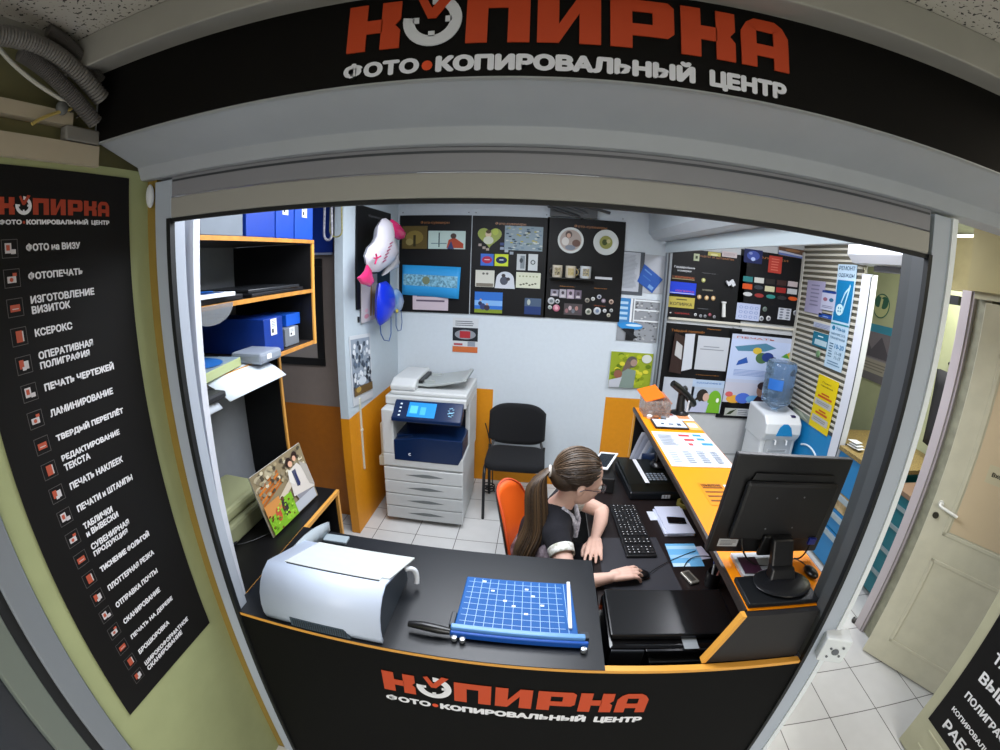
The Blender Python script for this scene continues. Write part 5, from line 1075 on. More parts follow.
pl('sample_sheet', E6, 402, 480, 566, 700, 'white sheet behind the barcode scanner on the lower board', 'sheet', '#b4bac4', None, .002)
def gg(p): p.rect(0, .78, 1, 1, '#a9bcd4'); p.text('ЗДОРОВЬЕ', .1, .88, w=.8, h=.05, c='#3c6cb0'); p.ell(.76, .38, .22, .32, '#6ea82a'); p.poly([(.55, 0), (.98, 0), (.95, .4), (.6, .45)], '#6ea82a'); p.ell(.36, .52, .18, .2, '#2a2420'); p.poly([(.1, .35), (.3, .4), (.3, .6)], '#2a2420'); p.ell(.48, .48, .1, .13, '#c8a494'); p.poly([(.0, 0), (.5, 0), (.6, .3), (.35, .36), (.1, .2)], '#b0b4cc'); p.ell(.86, .4, .05, .07, '#e4e8e0')
pl('advert_sheet', E6, 583, 495, 746, 708, 'advert sheet of a dark haired woman with a green circle', 'advert', '#a8b4c4', gg, .002)
def big(p):
    p.rect(0, .35, 1, .93, '#b4c2de'); p.poly([(.05, .82), (.45, .9), (.6, .84), (.45, .78), (.1, .76)], '#4c7c94'); p.ell(.35, .78, .06, .05, '#c8ac3c'); p.ell(.42, .68, .08, .08, '#4c6c44'); p.ell(.5, .7, .08, .07, '#283c7c'); p.ell(.58, .63, .07, .08, '#2c2838'); p.poly([(.1, .55), (.25, .6), (.22, .68), (.12, .62)], '#2c54a0'); p.poly([(.68, .72), (.98, .68), (1, .93), (.9, .88)], '#a8403c'); p.poly([(.68, .72), (.98, .68), (.85, .84)], '#b8a030'); p.poly([(.68, .72), (.8, .7), (.75, .78)], '#4c8c34')
    p.lines(.08, .40, .6, .5, 5, '#7c90c0'); p.rect(0, 0, 1, .3, '#b9bac8'); p.ell(.14, .05, .1, .06, '#d8a03c'); p.ell(.26, .07, .1, .08, '#4c6cc8'); p.ell(.4, .06, .1, .06, '#6ca8d8'); p.ell(.07, .12, .05, .04, '#c85c5c')
    p.poly([(.38, 0), (.62, 0), (.6, .1), (.45, .12)], '#3c2830'); p.ell(.5, .2, .075, .1, '#9c7868'); p.ell(.5, .27, .075, .06, '#3a2a2c'); p.text('ПЕЧАТЬ', .06, .945, w=.5, h=.025, c='#b05848')
pl('large_poster', F5, 68, 72, 398, 458, 'large bluish poster of people and colour splashes behind the water bottle', 'poster', '#b4bcd0', big, .002)
pl('small_label', E6, 783, 674, 852, 724, 'white label with a dark wedge at the lower board\'s foot', 'label', '#a8aca4', lambda p: p.poly([(.1, .1), (.5, .2), (.9, .9), (.4, .6)], '#303c24'), .002)
pl('small_label', E6, 857, 678, 922, 727, 'white label with grey print at the lower board\'s foot', 'label', '#b4b8bc', lambda p: p.lines(.1, .15, .9, .85, 3, '#5c6064'), .002)
for k, (x0, y0, x1, y1, l) in enumerate(((592, 462, 750, 480, 'dim orange caption above the advert sheet'), (668, 175, 760, 195, 'dim orange caption above the large white sheet'))): pl('board_caption', E6, x0, y0, x1, y1, l, 'caption', '#1c1814', lambda p: p.text('Переплёт', .05, .1, w=.9, h=.8, c='#9c6424'), .001)
# ---- left side wall: dark board, calendar, cable duct
def litem(name, tl, br, lab, cat, base, draw=None, th=.004, gap=0., val=-1.2485):
    pc = plane_pic('x', val, tl, br, th, base, gap=gap)
    if draw: draw(pc)
    return pc.build(name, lab, cat)
litem('display_board', (357.5, 204), (390, 301), 'black board on the side wall behind the stork balloon', 'display board', '#0a0a0c', lambda p: p.text('Календари', .3, .9, w=.5, h=.03, c='#5c5c60'), .012)
def zol(p): p.rect(.0, 0, 1, 1, '#b4aeb2'); p.poly([(.5, .1), (.62, .1), (.7, .6), (.62, .95), (.55, .6)], '#8c7048'); p.poly([(.7, .1), (.8, .1), (.82, .6), (.76, .9)], '#a88c5c'); p.ell(.3, .12, .14, .05, '#b87c8c'); p.ell(.3, .24, .1, .04, '#c49aa8')
litem('calendar_sheet', (361, 275), (377.5, 318), 'pale calendar with golden figures at the foot of the dark board', 'calendar', '#b4aeb2', zol, .003, .013)
tag(bx(-1.247, -1.235, 2.79, 2.80, 1.56, 1.60).build('board_clip', M('#1a1a1c', .4)), 'small black clip at the lower corner of the side wall board', 'clip')
def sketch(p):
    r = random.Random(21); p.rect(.04, .14, .96, .95, '#8f9aa8')
    for i in range(70): p.ell(.1+.8*r.random(), .2+.7*r.random(), .06, .04, r.choice(['#3c4858', '#c4ccd4', '#5c6c80', '#dfe3e8', '#2c3440']), 7)
    p.rect(.04, .14, .96, .26, '#6c5430'); p.ell(.25, .22, .12, .04, '#b09048'); p.ell(.45, .33, .2, .06, '#d0d8e0')
pc = plane_pic('x', -1.2485, (350.5, 336), (373, 392), .004, '#d4d8dc'); pc.V = Vector((0, -.04, 1)).normalized(); pc.U = Vector((0, 1, -.10)).normalized(); pc.N = pc.U.cross(pc.V); pc.mb = MB(); pc.mb.prism([pc.P(0, 0), pc.P(1, 0), pc.P(1, 1), pc.P(0, 1)], -pc.N*.004, M('#c9cdd2', .5)); pc.k = 1; sketch(pc)
pc.build('wall_calendar', 'white wall calendar with a grey figure drawing on the side wall', 'calendar')
a = at(360, 398, 'x', -1.24); b = at(366.5, 467, 'x', -1.24)
t = thing('cable_duct', 'thin white cable duct running down the orange side wall', 'cable duct', (-1.24, a.y, b.z))
MB().box(-1.2475, -1.236, a.y-.008, a.y+.008, b.z, a.z).build('duct', M('#c4c4b4', .4), t, .002)
MB().box(-1.2475, -1.232, a.y-.011, a.y+.011, (a.z+b.z)/2+.03, (a.z+b.z)/2+.045).build('duct_joint', M('#cfcfc4', .4), t)
# recess wall: framed picture and blue board
t = thing('framed_board', 'black framed pale board on the recess wall behind the shelves', 'frame', (-1.72, 2.79, 1.22))
BR_ = at(325.5, 366, 'y', 2.79); TR_ = at(322, 252, 'y', 2.79)
x1 = BR_.x; z0 = BR_.z; x0 = x1-.42; z1 = 2.0; w_ = .055
fr_ = MB().box(x0, x1, 2.782, 2.7975, z0, z0+w_).box(x0, x1, 2.782, 2.7975, z1-w_, z1).box(x0, x0+w_, 2.782, 2.7975, z0+w_, z1-w_).box(x1-w_, x1, 2.782, 2.7975, z0+w_, z1-w_).build('frame', M('#100e0e', .4), t, .002)
MB().box(x0+w_, x1-w_, 2.79, 2.7965, z0+w_, z1-w_).build('inner_board', M('#9a918c', .6), t)
a = at(313, 205, 'y', 2.78); b = at(333.5, 252.5, 'y', 2.78)
t = thing('blue_board', 'blue hanging board with a white lower edge beyond the shelf cartons', 'board', ((a.x+b.x)/2, 2.78, b.z))
MB().box(a.x-.12, b.x, 2.765, 2.778, b.z, 2.5).build('board', M('#0f3ba8', .4), t); MB().box(a.x-.12, b.x, 2.762, 2.778, b.z-.015, b.z).build('lower_edge', M('#b9c4dc', .4), t)
# lanyards hanging by the pillar
for k, (px, w_, py1, c, l) in enumerate(((328, 4, 240, '#8c8c9c', 'pale patterned lanyard loop hanging in front of the blue board'), (336, 6, 237, '#85804c', 'yellowish lanyard loop hanging by the pillar edge'))):
    P_ = [at(px+w_*math.cos(R(a)), (py1-6)+6*math.sin(R(a)), 'y', 2.50) for a in range(0, 181, 15)]
    top = at(px-w_+1, 200, 'y', 2.50); top2 = at(px+w_-1, 200, 'y', 2.50)
    tag(MB().tube([top2+Vector((0, 0, .1))]+P_+[top+Vector((0, 0, .1))], .008 if k == 0 else .005, 6).build('lanyard', M(c, .5, col2='#c4c4cc' if k == 0 else '#a8a468', scale=60)), l, 'lanyard')
# ---- balloons
t = thing('stork_balloon', 'white and pink stork shaped foil balloon hanging before the side wall', 'balloon', at(378, 290, 'x', -1.10))
def bp(px, py, x=-1.10): return at(px, py, 'x', x)
FW = M('#c6c3cc', .25, bump=.25, scale=14); FP_ = M('#c22a64', .25, bump=.25, scale=14)
def foil(outline, x, thick, mat, name, par):
    pts = [bp(*p_, x) for p_ in outline]; c = sum(pts, Vector())/len(pts); n = len(pts); vs = []; lv = [(1, 0), (.9, .45), (.7, .75), (.4, .95), (0.05, 1)]
    m = MB()
    for sg in (1, -1):
        vs = [c+(p_-c)*s_+Vector((sg*thick*h_, 0, 0)) for s_, h_ in lv for p_ in pts]
        fs = [(i*n+k, i*n+(k+1) % n, (i+1)*n+(k+1) % n, (i+1)*n+k) for i in range(len(lv)-1) for k in range(n)]+[tuple((len(lv)-1)*n+k for k in range(n))]
        if sg < 0: fs = [f[::-1] for f in fs]
        m.add(vs, fs, mat, True)
    return m.build(name, None, par)
foil([(382, 219), (386, 218), (390, 221), (392, 228), (392, 238), (395, 246), (397, 254), (392, 262), (385, 268), (379, 272), (372, 272), (367, 266), (365, 257), (368, 248), (374, 242), (377, 236), (378, 226)], -1.10, .055, FW, 'balloon_body', t)
foil([(391, 219), (396, 222), (401, 228), (405, 234), (403, 239), (398, 240), (392, 236), (389, 229)], -1.09, .035, FP_, 'pink_beak', t)
foil([(367, 264), (371, 270), (372, 276), (374, 282), (370, 287), (365, 285), (361, 284), (357, 278), (362, 274), (365, 270)], -1.10, .02, FP_, 'pink_feet', t)
m = MB(); c = bp(376, 259, -1.04)
m.tube([bp(375, 264, -1.043), bp(377, 258, -1.043), bp(376, 254, -1.043)], .006, 6).tube([bp(374, 258, -1.043), bp(377, 258, -1.043), bp(381, 256, -1.043)], .005, 6); m.build('pink_figure', FP_, t)
m = MB()
for i in range(6): m.tube([bp(383+i*1.4, 262-i*3.6, -1.042), bp(386+i*1.4, 260-i*3.6, -1.042)], .004, 5)
m.build('pink_letters', M('#8c2c54', .4), t)
foil([(391, 262), (397, 254), (399, 262), (397, 268), (388, 272), (382, 276), (385, 270)], -1.13, .03, M('#a8a8ac', .25), 'grey_wing', t)
t = thing('blue_balloon', 'deep blue balloon hanging below the stork with a looped ribbon', 'balloon', bp(385, 326, -1.14))
foil([(379, 283), (386, 281), (391, 287), (393, 295), (393, 305), (391, 314), (386, 322), (380, 326), (377, 318), (377, 300)], -1.14, .05, M('#0c2cc0', .3), 'balloon_body', t)
MB().tube([bp(380, 324, -1.14), bp(381, 334, -1.14), bp(384, 340, -1.14), bp(389, 341, -1.14), (bp(391, 334, -1.14)), bp(391, 322, -1.14), bp(391, 312, -1.14)], .004, 6).build('ribbon', M('#1c4c8c', .4), t)
t = thing('patterned_balloon', 'small pale blue and white balloon with yellow marks right of the blue one', 'balloon', bp(397, 315, -1.14))
foil([(392, 290), (396, 288), (400, 293), (402, 302), (400, 310), (396, 314), (393, 305)], -1.15, .04, M('#a8b8cc', .3, col2='#5c84b4', scale=9), 'balloon_body', t)
MB().tube([bp(396, 313, -1.15), bp(396, 326, -1.15), bp(398, 331, -1.15), bp(401, 330, -1.15), bp(402, 322, -1.15), bp(401, 308, -1.15)], .0035, 6).build('ribbon', M('#1c4c8c', .4), t)
MB().ell(bp(397, 311, -1.11), (.012, .02, .015)).build('yellow_mark', M('#b0a03c', .4), t)
# ceiling pipes over the back wall
for k, (a, b) in enumerate((((548, 206), (583, 218)), ((560, 203), (590, 215)), ((566, 201), (610, 213)))):
    tag(MB().tube([at(*a, 'y', 3.5), at(*b, 'y', 3.62)], .012, 8).build('ceiling_cable', M(['#3a3d40', '#55585c', '#4a4d50'][k], .5)), ['lowest of the dark cables crossing above the middle boards', 'middle dark cable crossing above the middle boards', 'uppermost dark cable crossing above the middle boards'][k], 'cable')
a = at(550, 214, 'y', 3.63); b = at(597, 219, 'y', 3.63)
tag(bx(a.x, b.x, 3.60, 3.6475, b.z, 2.49).build('cable_box', M('#55585a', .6)), 'dark grey cable box above the boards at the ceiling', 'box')
# ---- side shutter above the ledge
t = thing('side_shutter', 'grey shutter box and curved casing running along the right side opening', 'roller shutter', (.95, 2.2, 2.1))
SG = M('#a9b0b4', .45, var=.04, scale=14)
MB().prism([(.835, .96, 2.5), (.835, .96, 2.30), (.88, .96, 2.245), (1.0, .96, 2.238), (1.0, .96, 2.5)], (0, 2.64, 0)).build('shutter_box', SG, t)
MB().box(.985, 1.005, .96, 3.60, 2.150, 2.237).build('shutter_slat', M('#b9c4c8', .45), t, .003)
MB().box(1.0, 1.045, 3.585, 3.645, 0, 2.237).build('guide_rail', M('#7d8389', .4), t, .003)
MB().box(1.012, 1.022, 3.578, 3.585, 0, 2.15).build('rail_groove', M('#2b2e32', .4), t)
MB().box(.908, .985, .905, .955, 0, 2.2).build('front_post', M('#45484a', .45), t, .003)
# ================================================================== tailor's booth beyond the corridor
TX = 2.30
t = thing('striped_blind', 'grey and cream horizontally striped shutter of the neighbouring tailor booth', 'blind', (TX, 3.2, .95))
m = MB(); zs = [.95+.0455*i for i in range(36)]
for i, z in enumerate(zs[:-1]):
    m.prism([(TX, 3.635, z), (TX-.012, 3.635, z+.004), (TX-.012, 3.635, z+.020), (TX, 3.635, z+.024)], (0, -.85, 0), M('#b9b6a8', .45))
    m.box(TX-.004, TX, 2.785, 3.635, z+.024, z+.0455, M('#5a574a', .5))
m.build('slats', None, t)
MB().box(TX, TX+.02, 2.785, 3.635, .9, 2.56).build('backing', M('#6a685c', .6), t)
MB().box(TX-.02, TX-.0125, 3.60, 3.64, .77, 2.30).build('end_strip', M('#b9b6ac', .5), t)
t = thing('low_partition', 'bright blue lower panel of the tailor booth behind the water cooler', 'panel', (TX, 3.2, 0))
MB().box(TX-.01, TX+.02, 2.785, 3.635, .01, .925).build('panel', M('#1478b0', .4), t)
MB().box(TX-.014, TX+.02, 2.785, 3.635, .925, .947).build('cap_rail', M('#30343a', .5), t)
m = MB().tube([Vector((TX-.013, 3.05+.24*math.cos(R(a)), .50+.24*math.sin(R(a)))) for a in range(60, 200, 10)], .008, 6); m.build('white_arc', M('#d4e0e8', .4), t)
t = thing('booth_post', 'white upright post between the striped shutter and the booth counter', 'post', (TX, 2.72, 0))
MB().box(TX-.03, TX+.03, 2.665, 2.775, 0, 2.15).build('post', M('#c9ccd4', .4), t, .004)
MB().box(TX-.032, TX-.028, 2.664, 2.672, 0, 2.13).build('groove', M('#3a3d40', .5), t)
t = thing('booth_shutter_box', 'white shutter box over the opening of the tailor booth', 'roller shutter', (TX-.1, 2.3, 2.15))
MB().prism([(TX-.16, 2.80, 2.46), (TX-.16, 2.80, 2.27), (TX-.11, 2.80, 2.215), (TX+.03, 2.80, 2.21), (TX+.03, 2.80, 2.46)], (0, -.73, 0)).build('box', M('#c6c8cc', .4), t)
MB().box(TX-.02, TX+.02, 2.07, 2.664, 2.170, 2.209).build('slat_end', M('#77777a', .5), t)
def ritem(name, tl, br, lab, cat, base, draw=None, th=.004, val=TX-.0125, parent=None, gap=0.):
    pc = plane_pic('x', val, tl, br, th, base, gap=gap)
    if draw: draw(pc)
    return pc.build(name, lab, cat)
I8 = X6(790, 235, 8.333); J5 = X6(780, 320, 5.769)
def needle(p):
    p.text('РЕМОНТ', .1, .925, w=.82, h=.045, c='#143c54'); p.text('ОДЕЖДЫ', .1, .845, w=.82, h=.045, c='#143c54')
    p.rect(.08, .33, .94, .82, '#0f6c9c'); p.ell(.36, .47, .2, .085, '#b8d4d8'); 
    for u, v in ((.3, .49), (.42, .49), (.3, .45), (.42, .45)): p.ell(u, v, .03, .014, '#0f6c9c')
    p.poly([(.52, .45), (.56, .45), (.78, .76), (.74, .78)], '#a8ccd4'); p.poly([(.4, .56), (.55, .68), (.72, .75), (.7, .73), (.56, .66), (.43, .55)], '#a8ccd4')
    p.rect(.04, .27, .96, .30, '#1c7888'); p.ell(.25, .22, .09, .035, '#1c6c94'); p.text('Эдита' if False else 'Ателье', .38, .20, w=.42, h=.04, c='#1c6c94')
    p.lines(.12, .12, .9, .17, 2, '#5c7c94', 3)
pcx = at(*I8(405, 240), 'x', TX-.018); pcb = at(*J5(375, 318), 'x', TX-.018)
pc = Pic((TX-.018, 3.09, 1.41), (0, -1, 0), (0, 0, 1), .235, .80, .003, '#a9c0d0')
p_ = pc; p_.h = .80
p_.text('РЕМОНТ', .08, .945, w=.84, h=.04, c='#143c54'); p_.text('ОДЕЖДЫ', .08, .875, w=.84, h=.04, c='#143c54')
p_.rect(.06, .46, .94, .85, '#0f6c9c'); p_.ell(.36, .57, .2, .055, '#b8d4d8')
for u, v in ((.3, .585), (.42, .585), (.3, .555), (.42, .555)): p_.ell(u, v, .03, .01, '#0f6c9c')
p_.poly([(.50, .54), (.55, .54), (.80, .80), (.75, .82)], '#a8ccd4'); p_.poly([(.38, .64), (.53, .74), (.72, .79), (.72, .77), (.56, .72), (.42, .63)], '#a8ccd4')
p_.rect(.02, .425, .98, .44, '#1c7888'); p_.ell(.2, .39, .09, .022, '#1c6c94'); p_.text('Эльза', .34, .372, w=.5, h=.035, c='#1c6c94')
p_.text('ХИМЧИСТКА', .1, .325, w=.8, h=.022, c='#5c7c94'); p_.text('ПРАЧЕЧНАЯ', .1, .285, w=.8, h=.022, c='#5c7c94')
p_.text('10-20', .42, .20, w=.5, h=.045, c='#0f6c9c'); p_.text('11-18', .5, .145, w=.35, h=.03, c='#3c5c74'); p_.text('11-17', .5, .10, w=.35, h=.03, c='#3c5c74'); p_.lines(.12, .1, .34, .25, 6, '#3c5c74', 2); p_.lines(.15, .03, .9, .08, 2, '#5c7c94', 1)
p_.build('tailor_sign', 'tall white and blue clothes repair sign with opening hours on the striped shutter', 'sign')
def yel(p): p.text('Пункт', .25, .86, w=.45, h=.04, c='#6c5c10'); p.text('приёма', .2, .80, w=.6, h=.04, c='#6c5c10'); p.rect(.3, .66, .7, .69, '#b0501c'); p.rect(.15, .60, .85, .64, '#b0501c'); p.rect(.05, .44, .9, .56, '#a8a8a4'); p.rect(.35, .35, .7, .38, '#b0501c'); p.rect(.2, .29, .8, .33, '#b0501c'); p.rect(.08, .12, .9, .25, '#a8a8a4'); p.lines(.15, .47, .8, .53, 2, '#5c6068'); p.lines(.15, .15, .8, .22, 2, '#5c6068')
a = at(821, 376, 'x', TX-.02); b = at(833, 441, 'x', TX-.02)
Pic((TX-.018, at(820, 378, 'x', TX-.02).y, b.z), (0, -1, 0), (0, 0, 1), at(820, 378, 'x', TX-.02).y-at(843, 384, 'x', TX-.02).y, a.z-b.z, .003, '#d0b80c')
pc = Pic((TX-.018, 3.13, .905), (0, -1, 0), (0, 0, 1), .28, .43, .003, '#cfb80e'); yel(pc); pc.build('yellow_notice', 'yellow notice with two grey strips on the striped shutter', 'notice')
ritem('lilac_sheet', I8(150, 375), I8(262, 668), 'lilac printed sheet at the left on the striped shutter', 'sheet', '#9a96b0', lambda p: p.lines(.25, .2, .8, .92, 6, '#77748c', 4), .002, gap=.002)
ritem('schedule_sheet', I8(272, 458), I8(365, 640), 'white sheet with a navy header and two round marks', 'sheet', '#b0b4c8', lambda p: (p.rect(0, .88, 1, 1, '#1c3c7c'), p.ell(.28, .55, .16, .1, '#8c5c6c'), p.ell(.72, .55, .16, .1, '#2c5c7c'), p.lines(.1, .1, .9, .25, 2, '#6c7088')), .002, gap=.006)
ritem('blue_sticker', I8(240, 648), I8(352, 708), 'dark blue sticker under the schedule sheet', 'sticker', '#1c4490', lambda p: p.rect(.3, .3, .7, .5, '#8ca4d0'), .002, gap=.002)
ritem('small_notice', (814, 321.5), (832, 331.5), 'small pale notice under the dark blue sticker', 'notice', '#a0a8bc', lambda p: p.lines(.1, .1, .9, .9, 3, '#6c748c'), .002, gap=.002)
ritem('teal_notice', J5(195, 62), J5(280, 175), 'teal notice with a white note inside on the striped shutter', 'notice', '#1c6880', lambda p: (p.rect(.15, .12, .85, .5, '#a4bcc4'), p.rect(.3, .7, .6, .78, '#c4dce0')), .002, gap=.002)
tag(MB().ell(at(818, 354, 'x', TX-.03), (.008, .03, .03)).build('green_sticker', M('#5c7c54', .5)), 'small round green sticker below the teal notice', 'sticker')
ritem('folded_leaflets', J5(80, 500), J5(165, 600), 'pale greenish leaflets stuck low on the shutter by the cooler', 'leaflet', '#7c8478', lambda p: (p.poly([(.1, .8), (.5, .9), (.9, .3), (.5, .4)], '#a8b09c'), p.poly([(.0, .4), (.3, .5), (.6, .1), (.2, 0)], '#8c9484')), .003, gap=.002)
# booth interior: emblem, wall calendar, relief, counter and cabinets
WXV = 3.05
o = at(881, 306, 'x', WXV-.01); r_ = .11
m = MB(); G1 = M('#1f5a48', .5); G2 = M('#b4b888', .5)
def circ(c, r, mt, d): m.add([Vector((WXV-.004-d, c.y-r*math.cos(R(15*i)), c.z+r*math.sin(R(15*i)))) for i in range(24)][::-1], [tuple(range(24))], mt)
circ(o, r_, G1, .001); circ(o, r_*.9, G2, .002); circ(o+Vector((0, .045, .035)), .05, G1, .003); circ(o+Vector((0, -.035, .03)), .055, G1, .003)
m.add([Vector((WXV-.008, o.y+y_, o.z+z_)) for y_, z_ in ((.01, .07), (-.02, .06), (-.01, 0), (.0, -.09), (.025, -.02))], [(0, 1, 2, 3, 4)], G2)
tag(m.build('wall_emblem', None, None, thick=.002), 'round dark green leaf emblem on the yellow booth wall', 'emblem')
def cal(p): p.rect(0, .86, 1, 1, '#3c8cac'); p.rect(0, .4, 1, .86, '#77707c'); p.poly([(.1, .42), (.3, .75), (.45, .55), (.65, .8), (.92, .42)], '#54505c'); p.rect(0, .1, 1, .38, '#a09a92'); p.rect(.0, .0, 1, .14, '#6c6870'); p.lines(.1, .18, .9, .34, 3, '#7c7670')
ritem('wall_calendar', (858, 320), (888, 388), 'calendar with a mountain picture under the green emblem', 'calendar', '#8c8890', cal, .003, val=WXV-.001)
def rel(p):
    p.rect(.08, .05, .92, .95, '#5c6468'); p.ell(.5, .62, .3, .2, '#9ca4a4'); p.ell(.5, .62, .18, .1, '#6c7478')
    for i in range(6): p.rect(.15+.1*(i % 2), .08+.07*i, .85, .11+.07*i, '#a0a6a6')
ritem('framed_relief', (901.5, 278), (914, 326), 'framed grey ornamental picture at the right of the booth wall', 'picture', '#8a8c68', rel, .01, val=WXV-.001)
CT_ = M('#5c4a2c', .5, col2='#94804c', scale=120)
t = thing('booth_counter', 'blue cabinet with a speckled brown top in the tailor booth', 'counter', (2.6, 2.45, 0))
MB().prism([(2.27, 2.655, .885), (2.27, 2.27, .885), (2.42, 2.21, .885), (3.03, 2.21, .885), (3.03, 3.0, .885), (2.36, 3.0, .885), (2.36, 2.655, .885)], (0, 0, .03)).build('counter_top', CT_, t)
BC = M('#1670a6', .4)
cb = MB().box(2.30, 3.0, 2.27, 2.655, .02, .884).build('cabinet', M('#1a7c88', .4), t)
MB().box(2.288, 2.30, 2.275, 2.65, .60, .88).build('upper_front', BC, t)
MB().box(2.288, 2.30, 2.275, 2.65, .31, .46).build('drawer_front', BC, t); MB().box(2.288, 2.30, 2.275, 2.65, .03, .30).build('drawer_front', BC, t)
MB().box(2.290, 2.30, 2.28, 2.645, .465, .595).build('open_shelf', M('#8c7448', .6, col2='#c0a880', scale=18), t)
for z in (.55, .40, .25): MB().box(2.268, 2.288, 2.285, 2.64, z, z+.035).build('drawer_handle', M('#8c9aa0', .35), t)
MB().box(2.285, 2.40, 2.262, 2.269, .02, .884).build('corner_strip', M('#16606c', .4), t)
for k, (y_, z_) in enumerate(((2.60, .925), (2.58, .945), (2.56, .930), (2.60, .962))):
    tag(MB().prism([(2.33, y_+.05, z_), (2.33, y_-.05, z_+.004), (2.40, y_-.04, z_+.004), (2.40, y_+.04, z_)], (0, 0, .004), M('#c9ccce', .4)).build('business_card'), ['lowest of the white cards fanned at the booth counter edge', 'third lowest white card fanned at the booth counter edge', 'second lowest white card fanned at the booth counter edge', 'topmost of the white cards fanned at the booth counter edge'][k], 'card')
t = thing('teal_cabinet', 'teal cabinet with grey handles seen through the gap beside the jamb', 'cabinet', (2.6, 2.0, 0))
MB().box(2.46, 3.0, 1.68, 2.20, .05, .80).build('cabinet', M('#14626c', .4), t)
for z in (.2, .38, .56, .7): MB().box(2.445, 2.46, 1.75, 2.15, z, z+.025).build('drawer_handle', M('#7c8a8c', .4), t)
MB().box(2.44, 3.0, 1.68, 2.20, .80, .83).build('cabinet_top', M('#7c6450', .5), t)
t = thing('dark_coat', 'dark coat hanging on the booth wall beyond the gap', 'coat', (2.95, 2.3, 1.2))
MB().grid(lambda u, v: Vector((2.96-.05*math.sin(math.pi*u), 2.05+.45*u+.04*(v-.5), 1.02+.55*v)), 10, 6).build('coat', M('#26262a', .9), t, thick=.03)
MB().tube([(3.04, 2.05, 1.62), (2.99, 2.28, 1.60), (3.04, 2.5, 1.62)], .012, 8).build('coat_rail', M('#1a1a1c', .4), t)
MB().ell((2.70, 2.02, .93), (.13, .12, .10)).build('w', M('#c6c6c8', .6)); o = bpy.data.objects['w']; o.name = 'white_bag'; tag(o, 'crumpled white bag on the teal cabinet beyond the gap', 'bag')
tag(MB().box(2.30, 2.36, 1.80, 2.04, 2.405, 2.417, M('#e8e4cc', .5, emit=2.)).build('tube_lamp'), 'short bright tube lamp above the beige beam at right', 'lamp')
tag(MB().box(2.28, 2.36, 1.745, 1.80, 2.12, 2.5, M('#4a341c', .5)).build('brown_conduit'), 'brown vertical conduit strip under the ceiling at right', 'conduit')
tag(MB().box(2.29, 2.36, 1.90, 2.03, 2.03, 2.08, M('#1a1d1c', .5)).build('dark_bracket'), 'small dark bracket under the beige beam at right', 'bracket')
# ================================================================== the seated person
def remeshed(mb, voxel, smooth_it, name, mat, parent, factor=.5):
    me = bpy.data.meshes.new('tmp'); me.from_pydata([tuple(v) for v in mb.v], [], mb.f); o = bpy.data.objects.new('tmp', me); COL.objects.link(o)
    r = o.modifiers.new('r', 'REMESH'); r.mode = 'VOXEL'; r.voxel_size = voxel
    if smooth_it: s = o.modifiers.new('s', 'SMOOTH'); s.iterations = smooth_it; s.factor = factor
    dg = bpy.context.evaluated_depsgraph_get(); m2 = bpy.data.meshes.new_from_object(o.evaluated_get(dg))
    bpy.data.objects.remove(o); bpy.data.meshes.remove(me)
    inv = WM(parent).inverted(); m2.transform(inv)
    for p in m2.polygons: p.use_smooth = True
    m2.materials.clear(); m2.materials.append(mat); m2.name = name
    ob = bpy.data.objects.new(name, m2); COL.objects.link(ob); ob.parent = parent; return ob
def limb(mb, pts, rs, n=4, seg=16):
    """tapering limb: capsules along a path"""
    P_ = []; Rr = []
    pts = [Vector(p) for p in pts]
    for i in range(len(pts)-1):
        for k in range(n): P_.append(pts[i].lerp(pts[i+1], k/n)); Rr.append(rs[i]+(rs[i+1]-rs[i])*k/n)
    P_.append(pts[-1]); Rr.append(rs[-1])
    mb.tube(P_, Rr, seg)
    for p, r in zip(pts, rs): mb.ell(p, (r, r, r), seg=seg, rings=10)
person = thing('person', 'person with a long brown ponytail and glasses seated at the desk using a mouse', 'person', (.03, 1.78, 0))
SK = M('#d8b09e', .55, var=.05, scale=25)
b = MB()
HC = Vector((.212, 1.752, 1.070)); HM = Matrix.Translation(HC) @ Euler((R(4), R(20), R(24)), 'XYZ').to_matrix().to_4x4()
HM = Matrix.Translation(HC) @ Matrix.Rotation(R(10), 4, 'Z') @ Matrix.Rotation(R(16), 4, 'Y') @ Matrix.Rotation(R(4), 4, 'X') @ Matrix.Scale(1.1, 4)
def he(c, r, mb=b): mb.ell((0, 0, 0), r, T=HM @ Matrix.Translation(c), seg=24, rings=16)
he((-.008, 0, .032), (.096, .076, .088)); he((.028, 0, -.04), (.066, .058, .072)); he((.045, 0, .005), (.048, .06, .06)); he((.045, 0, -.092), (.032, .028, .022))
he((.060, .026, -.025), (.030, .030, .030)); he((.060, -.026, -.025), (.030, .030, .030)); he((.098, 0, -.018), (.011, .008, .022)); he((.104, 0, -.034), (.014, .013, .010))
he((.086, 0, -.060), (.012, .022, .006)); he((.084, 0, -.070), (.012, .019, .006)); he((.083, 0, .018), (.012, .045, .010))
for s_ in (-1, 1):
    he((-.004, s_*.076, -.012), (.017, .008, .027)); he((.0, s_*.080, -.012), (.010, .006, .02))
limb(b, [(.205, 1.750, 1.03), (.165, 1.765, .955), (.135, 1.77, .90)], [.050, .050, .062])
SR = Vector((.125, 1.60, .865)); SL = Vector((.175, 1.935, .865))
limb(b, [(.03, 1.79, .555), (.055, 1.785, .66), (.09, 1.775, .77), (.125, 1.77, .86)], [.12, .105, .115, .075], 4, 20)
limb(b, [SR, (.135, 1.77, .875), SL], [.052, .07, .052]); limb(b, [(.11, 1.68, .80), (.15, 1.86, .80)], [.085, .085])
limb(b, [(.04, 1.70, .545), (.04, 1.87, .545)], [.105, .105])
ER = Vector((.185, 1.405, .760)); WR_ = Vector((.355, 1.425, .785))
